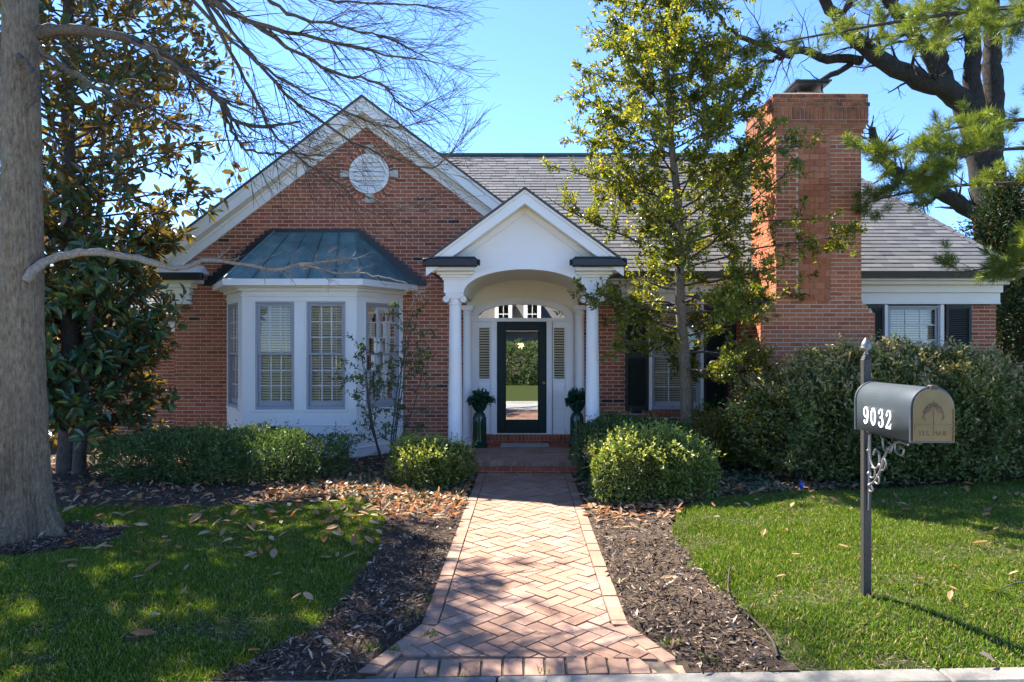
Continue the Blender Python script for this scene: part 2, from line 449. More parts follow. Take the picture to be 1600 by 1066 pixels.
FL0 = 4.74                                        # where the walkway starts to flare
BED_L = [(-0.62,10.53), (-0.62,4.75), (-0.93,yc(-1.02)), (-1.75,yc(-1.75)), G(500,985), G(545,930), G(590,860), G(600,812), G(565,778), G(440,790), G(300,797), G(110,800), (-9,8.6), (-9,12.7), (-1.3,12.7), (-1.3,10.53)]
BED_R = [(0.62,10.53), (1.3,10.53), (1.3,12.7), (14,12.7), (14,9.2), G(1600,752), G(1450,765), G(1250,775), G(1130,785), G(1060,806), G(1048,845), G(1085,890), G(1140,945), G(1185,1000), (1.50,yc(1.5)), (0.93,yc(1.02)), (0.62,4.75)]
TREE_RING = [(-4.75+0.75*math.cos(a)*(1.15 if math.cos(a) > 0 else 1), 6.75+0.55*math.sin(a)) for a in np.linspace(0, 2*math.pi, 20, endpoint=False)]
def bed_sheet(name, poly, dz):
    p = np.array(poly); s = 0.05
    xs = np.arange(p[:,0].min(), p[:,0].max(), s); ys = np.arange(p[:,1].min(), p[:,1].max(), s)
    X, Y = np.meshgrid(xs, ys)
    wob = 0.05*np.sin(7*X+3*Y)+0.04*np.sin(11*Y-5*X)
    wob = wob*S((np.abs(X)-0.75)/0.3)
    ok = inpoly(X+s/2+wob, Y+s/2, poly)[:-1,:-1]
    h = gz(X, Y); h = np.where(h < -0.05, -0.014, h)
    far = S((np.abs(X)-0.78)/0.3)
    V = np.stack([X, Y, h+dz*far+0.004*(1-far)+0.012*far*np.sin(9*X)*np.sin(8*Y)], -1).reshape(-1, 3)
    i = np.arange(X.size).reshape(X.shape)
    Q = np.stack([i[:-1,:-1], i[:-1,1:], i[1:,1:], i[1:,:-1]], -1)[ok]
    u, inv = np.unique(Q, return_inverse=True)
    return tag(ob_np(name, V[u], inv.reshape(-1,4), MAT['soil'], None, True), kind='structure')
bed_sheet('mulch_bed_left', BED_L, 0.018)
bed_sheet('mulch_bed_right', BED_R, 0.018)
bed_sheet('mulch_ring', TREE_RING, 0.016)

# kerb and lane
def strip(xa, xb, off0, off1, z0, z1, mb):
    return mb.hexa([(xa,yc(xa)+off0,z0),(xb,yc(xb)+off0,z0),(xb,yc(xb)+off1,z0),(xa,yc(xa)+off1,z0),(xa,yc(xa)+off0,z1),(xb,yc(xb)+off0,z1),(xb,yc(xb)+off1,z1),(xa,yc(xa)+off1,z1)])
kerb = tag(bpy.data.objects.new('kerb', None), kind='structure'); place(kerb)
for k in range(-8, 9):
    xa, xb = 1.06*2.4*k - 0.15, 1.06*2.4*(k+1) - 0.162
    strip(xa, xb, -0.17, 0.0, -0.35, 0.004, MB()).build('kerb_stone', MAT['kerb_concrete'], kerb, 0.012)
mb = MB()
mb.add([(-60,0.2,-0.12),(60,0.2,-0.12),(60,yc(60)-0.165,-0.12),(-60,yc(-60)-0.165,-0.12)], [(0,1,2,3)])
tag(mb.build('lane', MAT['concrete']), kind='structure')
mb = MB().box(-60, 60, 0.05, 0.2, -0.35, -0.02)
tag(mb.build('far_kerb', MAT['concrete']), kind='structure')

# ------------------------------------------------------------------ walkway of herringbone pavers
walk = tag(bpy.data.objects.new('walkway', None), kind='structure'); place(walk)
mb = MB()
mb.prism([(-0.70,FL0),(-1.0,yc(-1.0)+0.005),(1.0,yc(1.0)+0.005),(0.70,FL0),(0.70,10.54),(-0.70,10.54)], -0.1, -0.014)
mb.build('sand_base', MAT['sand_joint'], walk)
def clip(poly, a, b, c):
    """keep a*x+b*y<=c"""
    out = []
    for i in range(len(poly)):
        p, q = poly[i], poly[(i+1) % len(poly)]
        dp, dq = a*p[0]+b*p[1]-c, a*q[0]+b*q[1]-c
        if dp <= 0: out.append(p)
        if (dp < 0 < dq) or (dq < 0 < dp):
            s = dp/(dp-dq); out.append((p[0]+s*(q[0]-p[0]), p[1]+s*(q[1]-p[1])))
    return out
def area(p): return 0.5*sum(p[i][0]*p[(i+1) % len(p)][1]-p[(i+1) % len(p)][0]*p[i][1] for i in range(len(p)))
def shrink(poly, d):
    """inset a convex polygon"""
    out = poly
    n = len(poly)
    for i in range(n):
        (x0, y0), (x1, y1) = poly[i], poly[(i+1) % n]
        L = math.hypot(x1-x0, y1-y0)
        if L < 1e-6: continue
        a, b = (y1-y0)/L, -(x1-x0)/L          # outward normal of a ccw polygon
        out = clip(out, a, b, a*x0+b*y0-d)
        if len(out) < 3: return []
    return out
PW = 0.119
pavers = []
def flare_x(y): return 0.70 + (1.0-0.70)*np.clip((FL0-y)/(FL0-4.0), 0, 1)
bw = 0.115                                     # edging width
for side in (-1, 1):                           # edging bricks laid lengthwise
    y = 10.52
    L = 0.238
    while y > FL0:
        y1 = max(y-L, FL0-0.01)
        if y - y1 > 0.05:
            xs = sorted((side*0.70, side*(0.70-bw)))
            pavers.append([(xs[0], y1), (xs[1], y1), (xs[1], y), (xs[0], y)])
        y = y1
    p0 = np.array([side*0.70, FL0]); p1 = np.array([side*1.0, float(yc(side*1.0))])
    d = p1-p0; LL = np.linalg.norm(d); d /= LL; nn = np.array([-d[1], d[0]])*(1 if side < 0 else -1)
    if nn[0]*side > 0: nn = -nn
    k = 4
    for i in range(k):
        a = p0+d*LL*i/k; b = p0+d*LL*(i+1)/k
        q = [tuple(a), tuple(b), tuple(b+nn*bw), tuple(a+nn*bw)]
        if area(q) < 0: q = q[::-1]
        pavers.append(clip(q, -0.039, -1, -3.995))
x = -0.98                                      # header row at the kerb
while x < 0.98:
    q = [(x, float(yc(x))+0.006), (x+PW, float(yc(x+PW))+0.006), (x+PW*0.98+0.02*x, float(yc(x))+0.236), (x+0.02*x, float(yc(x))+0.236)]
    pavers.append(clip(clip(q, 1, 0.405, 0.40*4.0+0.80), -1, 0.405, 0.40*4.0+0.80))
    x += PW + 0.003
x = -0.585
while x < 0.58:                                # header row at the steps
    pavers.append([(x, 10.30), (min(x+PW*2, 0.585), 10.30), (min(x+PW*2, 0.585), 10.52), (x, 10.52)]); x += PW*2
r2 = math.sqrt(0.5)
for i in range(-70, 75):
    for m_ in range(-30, 30):
        for kind in (0, 1):
            u, v = (i+4*m_, i) if kind == 0 else (i+4*m_+2, i-1)
            du, dv = (2, 1) if kind == 0 else (1, 2)
            q = [(u,v),(u+du,v),(u+du,v+dv),(u,v+dv)]
            q = [((a+b)*r2*PW, (b-a)*r2*PW+7.4) for a, b in q]
            cy = sum(p[1] for p in q)/4; cx = sum(p[0] for p in q)/4
            if not (4.1 < cy < 10.5 and abs(cx) < 1.2): continue
            if cy > FL0:
                q = clip(clip(q, 1, 0, 0.585), -1, 0, 0.585)
            else:
                q = clip(clip(q, 1, 0.405, 0.585+0.405*FL0), -1, 0.405, 0.585+0.405*FL0)
            q = clip(clip(q, 0, 1, 10.30), 0.039*-1, -1, -3.99-0.245)
            if len(q) >= 3: pavers.append(q)
def paver_mesh(q, z1):
    top = shrink(q, 0.006); bot = shrink(q, 0.003)
    if len(top) < 3 or len(bot) != len(top): return None
    n = len(top); mb = MB()
    mb.add([(x, y, -0.03) for x, y in bot] + [(x, y, z1) for x, y in top], [tuple(range(n, 2*n))] + [(i, (i+1) % n, (i+1) % n+n, i+n) for i in range(n)])
    return mb
good = []
for q in pavers:
    if len(q) < 3: continue
    if area(q) < 0: q = q[::-1]
    if area(q) < 0.0012: continue
    good.append(q)
good.sort(key=lambda q: sum(p[1] for p in q)/len(q))
rest = MB()
for i, q in enumerate(good):
    z = random.uniform(-0.003, 0.004)
    mb = paver_mesh(q, z)
    if mb is None: continue
    if i < 300: mb.build('brick', MAT['paver'], walk)
    else: rest.add(mb.v, mb.f)
tag(rest.build('far_bricks', MAT['paver'], walk), kind='stuff')

# ------------------------------------------------------------------ the house
YW = 12.75
house = thing('brick_house', (1.0, YW, 0), 'single-storey red brick house with white gables, arched porch and grey shingle roof', 'house')
BRK = []      # (centre, U, N, w, h, proud)
def lay(O, U, N, courses, intervals, bl=0.203, j=0.0105, pitch=0.0677, proud=0.007, mort=None, lift=0.0, out=None):
    """courses of running bond; intervals(z0,z1) -> list of (u0,u1)"""
    O, U, N = (np.array(a, float) for a in (O, U, N))
    out = BRK if out is None else out
    for k in courses:
        z0 = k*pitch+lift; zc = z0+pitch/2
        for (a, b) in intervals(zc):
            if b-a < 0.02: continue
            if mort is not None:
                p = [O+U*a+(0,0,z0), O+U*b+(0,0,z0), O+U*b+(0,0,z0+pitch), O+U*a+(0,0,z0+pitch)]
                mort.add(p, [(0,1,2,3)])
            st = bl+j
            u = math.floor((a-(k % 2)*st/2)/st)*st+(k % 2)*st/2
            while u < b:
                u0, u1 = max(u, a), min(u+bl, b)
                if u1-u0 > 0.025:
                    c = O+U*(u0+u1)/2; c = c+np.array([0, 0, zc])
                    out.append((c, U, N, u1-u0, pitch-j, proud+random.uniform(-0.0015, 0.002)))
                u += st
    return out
def bricks_build(items, mat, parent, n_ind, full=0.203, h=0.0572):
    fulls = [k for k, it in enumerate(items) if abs(it[3]-full) < 1e-6]
    fulls.sort(key=lambda k: items[k][0][1] + 0.15*abs(items[k][0][0]+0.0))
    ind = set(fulls[:n_ind])
    e = 0.0025
    def local(w, hh, p):
        return np.array([(-w/2,-0.012,-hh/2),(w/2,-0.012,-hh/2),(w/2,-0.012,hh/2),(-w/2,-0.012,hh/2),(-w/2+e,p,-hh/2+e),(w/2-e,p,-hh/2+e),(w/2-e,p,hh/2-e),(-w/2+e,p,hh/2-e)])
    FQ = np.array([(4,5,6,7),(0,1,5,4),(1,2,6,5),(2,3,7,6),(3,0,4,7)])
    me = None
    Vs, Fs, b = [], [], 0
    for k, (c, U, N, w, hh, p) in enumerate(items):
        R = np.stack([U, N, np.array([0,0,1.0])], 1)
        if k in ind:
            if me is None:
                me = mesh_np('brick', local(full, h, 0.007), FQ, mat)
            o = bpy.data.objects.new('brick', me)
            M4 = Matrix([[*R[0], c[0]], [*R[1], c[1]], [*R[2], c[2]], [0,0,0,1]])
            M4 = M4 @ Matrix.Translation((0, p-0.007, 0)) @ Matrix.Rotation(random.uniform(-0.006, 0.006), 4, 'Y')
            place(o, parent, M4)
        else:
            Vs.append(local(w, hh, p) @ R.T + c); Fs.append(FQ+b); b += 8
    if Vs:
        o = ob_np('more_bricks', np.concatenate(Vs), np.concatenate(Fs), mat, parent)
        tag(o, kind='stuff')

GX, GZT, GS = -2.87, 6.33, 0.757                 # main gable centre, fascia apex, pitch
VENT = (-2.81, 5.02)
def front_iv(z):
    if z < 2.67:
        iv = [(-6.34, 8.53)]
    else:
        hw = (GZT-0.30-z)/GS
        if hw < 0.02: return []
        iv = [(max(-6.34, GX-hw), min(GX+hw, 1.6))]
    holes = []
    if z < 2.93: holes.append((-5.36, -2.24))
    if z < 3.10: holes.append((-1.02, 0.95))
    if 0.74 < z < 2.66: holes += [(2.285, 3.20), (6.55, 7.52)]
    dz = abs(z-VENT[1])
    if dz < 0.47:
        w = math.sqrt(0.47**2-dz**2); holes.append((VENT[0]-w, VENT[0]+w))
    for h0, h1 in holes:
        new = []
        for a, b in iv:
            if h1 <= a or h0 >= b: new.append((a, b)); continue
            if h0 > a: new.append((a, h0))
            if h1 < b: new.append((h1, b))
        iv = new
    return iv
mort = MB()
lay((0, YW, 0), (1,0,0), (0,-1,0), range(0, 90), front_iv, mort=mort)
wall = mort.build('front_wall', MAT['mortar'], house)
# radial bricks round the attic vent
mv = MB()
n = 34
for k in range(n):
    a = 2*math.pi*k/n
    if min(abs(math.sin(a)), abs(math.cos(a))) < 0.12: continue
    c = np.array([VENT[0]+0.415*math.cos(a), VENT[1]+0.415*math.sin(a)])
    r = np.array([math.cos(a), math.sin(a)]); tq = np.array([-r[1], r[0]])
    q = [c+r*sr*0.05+tq*st*0.032*(1 if sr > 0 else 0.85) for sr, st in ((-1,-1),(1,-1),(1,1),(-1,1))]
    MB().xz([tuple(p) for p in q], YW-0.007, YW+0.01).build('brick', MAT['house_brick'], wall)
nseg = 40
mv.xz([(VENT[0]+0.50*math.cos(2*math.pi*k/nseg), VENT[1]+0.50*math.sin(2*math.pi*k/nseg)) for k in range(nseg)], YW+0.0015, YW+0.05)
mv.build('vent_backing', MAT['mortar'], wall)
bricks_build(BRK, MAT['house_brick'], wall, 200)
# side, back and inner walls
mb = MB()
mb.box(-6.34, -6.24, YW+0.01, 20.4, 0, 3.3); mb.box(8.43, 8.53, YW+0.01, 20.4, 0, 3.2); mb.box(-6.24, 8.43, 20.3, 20.4, 0, 3.2)
mb.build('rear_walls', MAT['far_brick'], house)
# attic vent: ring, slats, four keystones
vent = MB()
for k in range(nseg):
    a0, a1 = 2*math.pi*k/nseg, 2*math.pi*(k+1)/nseg
    q = [(VENT[0]+r*math.cos(a), VENT[1]+r*math.sin(a)) for r, a in ((0.29,a0),(0.362,a0),(0.362,a1),(0.29,a1))]
    vent.xz(q, YW-0.055, YW+0.0)
vent = vent.build('attic_vent', MAT['white_paint'], house)
for k in range(7):
    z = VENT[1]-0.25+k*0.0833
    w = math.sqrt(max(0.302**2-(z-VENT[1])**2, 0.004))
    mb = MB(); mb.hexa([(VENT[0]-w,YW-0.035,z-0.035),(VENT[0]+w,YW-0.035,z-0.035),(VENT[0]+w,YW-0.028,z-0.035),(VENT[0]-w,YW-0.028,z-0.035),(VENT[0]-w,YW-0.008,z+0.042),(VENT[0]+w,YW-0.008,z+0.042),(VENT[0]+w,YW-0.001,z+0.042),(VENT[0]-w,YW-0.001,z+0.042)])
    mb.build('slat', MAT['white_paint'], vent)
for dx, dz in ((1,0),(-1,0),(0,1),(0,-1)):
    tx, tz = -dz, dx
    q = [(VENT[0]+dx*r+tx*s, VENT[1]+dz*r+tz*s) for r, s in ((0.37,-0.045),(0.52,-0.075),(0.52,0.075),(0.37,0.045))]
    if area(q) < 0: q = q[::-1]
    MB().xz(q, YW-0.05, YW).build('keystone', MAT['stone_light'], vent)

# main gable rakes
def chevron(mb, cx, zt, slope, hw, t, y0, y1, zmin=None):
    """inverted V: top apex zt, vertical thickness t, half width hw"""
    for s in (-1, 1):
        q = [(cx, zt-t), (cx, zt), (cx+s*hw, zt-slope*hw), (cx+s*hw, zt-slope*hw-t)]
        if area(q) < 0: q = q[::-1]
        mb.xz(q, y0, y1)
    return mb
ghw = 4.08
chevron(MB(), GX, GZT-0.035, GS, ghw, 0.235, 12.45, 12.49).build('rake_fascia', MAT['white_paint'], house)
chevron(MB(), GX, GZT-0.022, GS, ghw+0.02, 0.07, 12.415, 12.45).build('rake_crown', MAT['white_paint'], house, 0.008)
chevron(MB(), GX, GZT-0.225, GS, ghw-0.12, 0.035, 12.49, YW+0.0).build('rake_soffit', MAT['cream_paint'], house)
chevron(MB(), GX, GZT-0.26, GS, ghw-0.30, 0.20, YW-0.045, YW+0.012).build('rake_frieze', MAT['white_paint'], house, 0.004)
chevron(MB(), GX, GZT-0.26, GS, ghw-0.30, 0.055, YW-0.085, YW-0.045).build('rake_moulding', MAT['white_paint'], house, 0.01)

chevron(MB(), GX, GZT+0.012, GS, ghw+0.05, 0.03, 12.385, 12.42).build('drip_edge', MAT['far_roof'], house)
# shingled planes
SHG = []
def shingles(O, U, Vd, ulen, vlen, inside, w=0.30, ex=0.142):
    O, U, Vd = (np.array(a, float) for a in (O, U, Vd))
    U /= np.linalg.norm(U); Vd /= np.linalg.norm(Vd); N = np.cross(U, Vd)
    for r in range(int(vlen/ex)+1):
        off = random.uniform(0, w)
        u = -off
        while u < ulen:
            ww = w*random.choice((0.55, 0.8, 1.0, 1.0))
            c = O+U*(u+ww/2)+Vd*(r*ex+ex*0.5)
            if 0 <= u+ww/2 <= ulen and inside(c):
                SHG.append((c, U, Vd, N, ww, ex))
            u += ww+0.006
def shingle_build(items, parent, n_ind, keyf):
    items.sort(key=lambda it: keyf(it[0]))
    Vs, Fs, b = [], [], 0
    FQ = np.array([(4,5,6,7),(0,1,5,4),(1,2,6,5),(3,0,4,7)])
    L = 0.175
    def loc(w, ex, t): return np.array([(-w/2,-ex/2,-0.004),(w/2,-ex/2,-0.004),(w/2,-ex/2+L,-0.006),(-w/2,-ex/2+L,-0.006),(-w/2,-ex/2,t),(w/2,-ex/2,t),(w/2,-ex/2+L,0.002),(-w/2,-ex/2+L,0.002)])
    me = None; cnt = 0
    for c, U, Vd, N, w, ex in items:
        R = np.stack([U, Vd, N], 1)
        if abs(w-0.30) < 1e-6 and cnt < n_ind:
            if me is None: me = mesh_np('shingle', loc(0.30, 0.142, 0.014), FQ, MAT['shingle'])
            o = bpy.data.objects.new('shingle', me)
            place(o, parent, Matrix([[*R[0], c[0]], [*R[1], c[1]], [*R[2], c[2]], [0,0,0,1]])); cnt += 1
        else:
            Vs.append(loc(w, ex, random.choice((0.013, 0.015, 0.017))) @ R.T + c); Fs.append(FQ+b); b += 8
    tag(ob_np('more_shingles', np.concatenate(Vs), np.concatenate(Fs), MAT['shingle'], parent), kind='stuff')
EY, EZ, RP = 12.28, 3.20, 0.75
RY = 16.56; RZ = EZ+RP*(RY-EY)
HX = 8.72                                        # eave corner on the right
def hip_x(y): return HX - 0.42*(y-EY)
roof = MB()
roof.add([(1.2,EY,EZ),(HX,EY,EZ),(hip_x(RY),RY,RZ),(-2.95,RY,RZ)], [(0,1,2,3)])
roof.add([(HX,EY,EZ),(HX,20.8,EZ),(hip_x(RY),RY,RZ)], [(0,1,2)])
roof.add([(-2.9,RY,RZ),(hip_x(RY),RY,RZ),(HX,20.8,EZ),(-2.9,20.8,EZ)], [(0,1,2,3)])
for s in (-1, 1):                                # wing roof, porch roof
    roof.hexa([(GX,12.42,GZT-0.03),(GX+s*(ghw+0.05),12.42,GZT-0.03-GS*(ghw+0.05)),(GX+s*(ghw+0.05),20.8,GZT-0.03-GS*(ghw+0.05)),(GX,20.8,GZT-0.03),
               (GX,12.42,GZT),(GX+s*(ghw+0.05),12.42,GZT-GS*(ghw+0.05)),(GX+s*(ghw+0.05),20.8,GZT-GS*(ghw+0.05)),(GX,20.8,GZT)])
PC, PZT, PS, PHW = 0.0, 4.25, 0.735, 1.47        # porch gable
for s in (-1, 1):
    roof.hexa([(PC,10.43,PZT-0.03),(PC+s*(PHW+0.03),10.43,PZT-0.03-PS*(PHW+0.03)),(PC+s*(PHW+0.03),14.0,PZT-0.03-PS*(PHW+0.03)),(PC,14.0,PZT-0.03),
               (PC,10.43,PZT),(PC+s*(PHW+0.03),10.43,PZT-PS*(PHW+0.03)),(PC+s*(PHW+0.03),14.0,PZT-PS*(PHW+0.03)),(PC,14.0,PZT)])
roof = roof.build('roof', MAT['shingle'], house)
vl = math.hypot(RY-EY, RZ-EZ)
shingles((-2.9,EY-0.02,EZ+0.004), (1,0,0), (0,RY-EY,RZ-EZ), HX+2.9, vl, lambda c: c[0] < hip_x(c[1])-0.06 and (c[2] > GZT-GS*abs(c[0]-GX)-0.03) and (c[1] > 13.9 or c[2] > PZT-PS*abs(c[0])-0.1))
MB().box(-2.85, hip_x(RY)+0.05, RY-0.09, RY+0.09, RZ-0.02, RZ+0.035).build('ridge_cap', MAT['far_roof'], roof)
# hip caps
for k in range(22):
    y0 = EY+(RY-EY)*k/22; y1 = EY+(RY-EY)*(k+1.15)/22
    a = np.array([hip_x(y0), y0, EZ+RP*(y0-EY)]); b = np.array([hip_x(y1), y1, EZ+RP*(y1-EY)])
    MB().add([a+(-0.10,-0.04,0.012), a+(0.0,0.0,0.05), a+(0.05,0.08,-0.03), b+(-0.10,-0.04,0.006), b+(0,0,0.04), b+(0.05,0.08,-0.03)], [(0,1,4,3),(1,2,5,4),(0,2,1)]).build('shingle', MAT['shingle'], roof)
shingle_build(SHG, roof, 300, lambda c: c[1] if 5.2 < c[0] else c[1]+1.2*(0 if 0.8 < c[0] < 5 else 1.5))

# eaves on the right: gutter, frieze
for k, (xa, xb) in enumerate(((1.45, 4.04), (5.43, 8.76))):
    g = MB(); g.add([(xa,12.17,3.205),(xa,12.19,3.10),(xa,12.29,3.085),(xa,12.29,3.205),(xb,12.17,3.205),(xb,12.19,3.10),(xb,12.29,3.085),(xb,12.29,3.205)], [(0,1,2,3),(7,6,5,4),(0,4,5,1),(1,5,6,2),(2,6,7,3),(3,7,4,0)])
    g.build('gutter', MAT['gutter_black'], house)
    xe = min(xb, 8.58)
    f = MB()
    f.box(xa, xe, 12.292, YW+0.01, 3.06, 3.19); f.box(xa, xe, 12.45, YW+0.01, 3.0, 3.06); f.box(xa, xe, 12.62, YW+0.01, 2.87, 3.0)
    f.box(xa, xe, 12.70, YW+0.01, 2.69, 2.87); f.box(xa, xe, 12.68, YW+0.01, 2.665, 2.69)
    f.build('eave_frieze', MAT['white_paint'], house, 0.006)
# left eave return of the gable
g = MB(); g.box(-7.0, -5.62, 12.22, 12.34, 3.06, 3.19); g.box(-7.0, -6.88, 12.34, 20, 3.06, 3.19)
g.build('gutter', MAT['gutter_black'], house, 0.015)
f = MB(); f.box(-6.86, -5.80, 12.342, YW+0.03, 3.03, 3.15); f.box(-6.66, -5.93, 12.50, YW+0.028, 2.95, 3.03); f.box(-6.55, -6.0, 12.60, YW+0.026, 2.84, 2.95); f.box(-6.5, -6.03, 12.66, YW+0.024, 2.69, 2.84); f.box(-6.52, -6.01, 12.64, YW+0.022, 2.665, 2.69)
f.hexa([(-6.95,12.25,3.19),(-5.64,12.25,3.19),(-5.70,YW,3.19),(-6.95,YW,3.19),(-6.6,12.6,3.36),(-5.9,12.6,3.36),(-5.8,YW,3.36),(-6.6,YW,3.36)])
f.build('eave_return', MAT['white_paint'], house, 0.008)
# downspouts
MB().box(3.74, 3.83, 12.64, 12.72, 0.05, 2.66).build('downspout', MAT['gutter_black'], house, 0.01)
MB().tube([(5.60,12.25,3.09),(5.60,12.25,2.86),(5.68,12.45,2.74),(5.80,12.68,2.64)], 0.045, 8).build('downspout', MAT['gutter_black'], house)

# recessed left wing
lw = MB(); LB = []
lay((0, 14.3, 0), (1,0,0), (0,-1,0), range(0, 37), lambda z: [(-11.0, -6.35)], mort=lw, out=LB)
lw = lw.build('left_wing_wall', MAT['mortar'], house)
bricks_build(LB, MAT['house_brick'], lw, 0)
MB().box(-11, -6.36, 14.0, 14.31, 2.20, 2.42).build('left_wing_frieze', MAT['white_paint'], house)
SHG2 = SHG; SHG = []
lr = MB().hexa([(-11.4,13.85,2.40),(-6.36,13.85,2.40),(-6.36,15.9,3.68),(-11.4,15.9,3.68),(-11.4,13.85,2.45),(-6.36,13.85,2.45),(-6.36,15.9,3.73),(-11.4,15.9,3.73)]).build('left_wing_roof', MAT['shingle'], house)
shingles((-11.4,13.84,2.456), (1,0,0), (0,2.05,1.28), 5.04, 2.35, lambda c: True)
shingle_build(SHG, lr, 0, lambda c: c[1])

# ---------------- windows
def frame_mat(O, U, N):
    O, U, N = (np.array(a, float) for a in (O, U, N))
    return Matrix([[U[0], N[0], 0, O[0]], [U[1], N[1], 0, O[1]], [U[2], N[2], 1, O[2]], [0,0,0,1]])
def window(O, U, N, w, h, label=None):
    """double-hung window; local x along the wall, y outwards, z up; O = lower left corner at wall face"""
    M4 = frame_mat(O, U, N)
    fr = MB()
    f = 0.035
    fr.box(0, f, -0.09, 0.012, 0, h); fr.box(w-f, w, -0.09, 0.012, 0, h); fr.box(f, w-f, -0.09, 0.012, h-f, h); fr.box(f, w-f, -0.09, 0.016, 0, 0.055)
    zm = h*0.505
    def sash(z0, z1, y, bot):
        s = 0.038
        fr.box(f, f+s, y-0.028, y, z0, z1); fr.box(w-f-s, w-f, y-0.028, y, z0, z1)
        fr.box(f+s, w-f-s, y-0.028, y, z1-s, z1); fr.box(f+s, w-f-s, y-0.028, y, z0, z0+bot)
        return f+s, w-f-s, z0+bot, z1-s
    up = sash(zm, h-f-0.002, -0.012, 0.036)
    lo = sash(0.057, zm+0.03, -0.048, 0.085)
    win = fr.build('window', MAT['grey_sash'], house, 0.003, M4)
    if label: win['label'] = label
    for (x0, x1, z0, z1), y in ((up, -0.012), (lo, -0.048)):
        m = 0.020
        xs = [x0+(x1-x0)*k/3 for k in range(4)]; zs = [z0+(z1-z0)*k/3 for k in range(4)]
        for k in (1, 2):
            MB().box(xs[k]-m/2, xs[k]+m/2, y-0.024, y-0.004, z0, z1).build('muntin', MAT['muntin_paint'], win, 0, M4)
            MB().box(x0, x1, y-0.0225, y-0.0055, zs[k]-m/2, zs[k]+m/2).build('muntin', MAT['muntin_paint'], win, 0, M4)
        for a in range(3):
            for b in range(3):
                tilt = random.uniform(-0.0012, 0.0012)
                MB().add([(xs[a],y-0.014+tilt,zs[b]),(xs[a+1],y-0.014-tilt,zs[b]),(xs[a+1],y-0.014-tilt,zs[b+1]),(xs[a],y-0.014+tilt,zs[b+1])], [(0,1,2,3)]).build('pane', MAT['window_glass'], win, 0, M4)
    bl = MB()
    z = 0.08
    while z < h-0.05:
        bl.add([(f,-0.145,z),(w-f,-0.145,z),(w-f,-0.118,z+0.034),(f,-0.118,z+0.034)], [(0,1,2,3)])
        z += 0.0435
    for xx in (w*0.28, w*0.72): bl.box(xx-0.004, xx+0.004, -0.118, -0.112, 0.06, h-0.05)
    tag(bl.build('blind', MAT['blind_slat'], win, 0, M4), kind='stuff')
    rm = MB(); rm.add([(-0.05,-0.6,-0.05),(w+0.05,-0.6,-0.05),(w+0.05,-0.6,h+0.05),(-0.05,-0.6,h+0.05),(-0.05,-0.092,-0.05),(w+0.05,-0.092,-0.05),(w+0.05,-0.092,h+0.05),(-0.05,-0.092,h+0.05)], [(0,1,2,3),(0,1,5,4),(1,2,6,5),(2,3,7,6),(3,0,4,7)])
    rm.build('dark_interior', MAT['dark_room'], win, 0, M4)
    return win
def shutter(x0, x1, z0, z1):
    s = MB(); y0 = YW-0.055; y1 = YW-0.012
    e = 0.05
    s.box(x0, x0+e, y0, y1, z0, z1); s.box(x1-e, x1, y0, y1, z0, z1)
    zm = z0+(z1-z0)*0.52
    for a, b in ((z0, z0+0.09), (zm-0.04, zm+0.04), (z1-0.07, z1)): s.box(x0+e, x1-e, y0, y1, a, b)
    s.box(x0+e, x1-e, y1-0.01, y1, z0, z1)
    sh = s.build('shutter', MAT['shutter_green'], house, 0.003)
    lv = MB(); z = z0+0.1
    while z < z1-0.09:
        if abs(z+0.015-zm) > 0.055:
            lv.hexa([(x0+e,y0+0.004,z),(x1-e,y0+0.004,z),(x1-e,y1-0.012,z+0.018),(x0+e,y1-0.012,z+0.018),(x0+e,y0+0.004,z+0.006),(x1-e,y0+0.004,z+0.006),(x1-e,y1-0.012,z+0.024),(x0+e,y1-0.012,z+0.024)])
        z += 0.034
    tag(lv.build('louvres', MAT['shutter_green'], sh), kind='stuff')
window((2.295, YW, 0.76), (1,0,0), (0,-1,0), 0.895, 1.88)
window((6.56, YW, 0.76), (1,0,0), (0,-1,0), 0.95, 1.88)
for xa, xb in ((2.24, 2.30), (3.185, 3.235), (6.50, 6.56), (7.51, 7.58)):
    MB().box(xa, xb, YW-0.03, YW+0.06, 0.745, 2.66).build('window_casing', MAT['white_paint'], house, 0.004)
for xa, xb in ((2.20, 3.27), (6.46, 7.6)):
    sl = MB()
    k = xa
    while k < xb:                                  # rowlock brick sill
        sl.box(k, k+0.058, YW-0.05, YW+0.02, 0.655, 0.742); k += 0.068
    sl.build('brick_sill', MAT['house_brick'], house, 0.003)
shutter(1.815, 2.235, 0.74, 2.655); shutter(3.24, 3.66, 0.74, 2.655)
shutter(6.07, 6.495, 0.74, 2.655); shutter(7.60, 8.06, 0.74, 2.655)

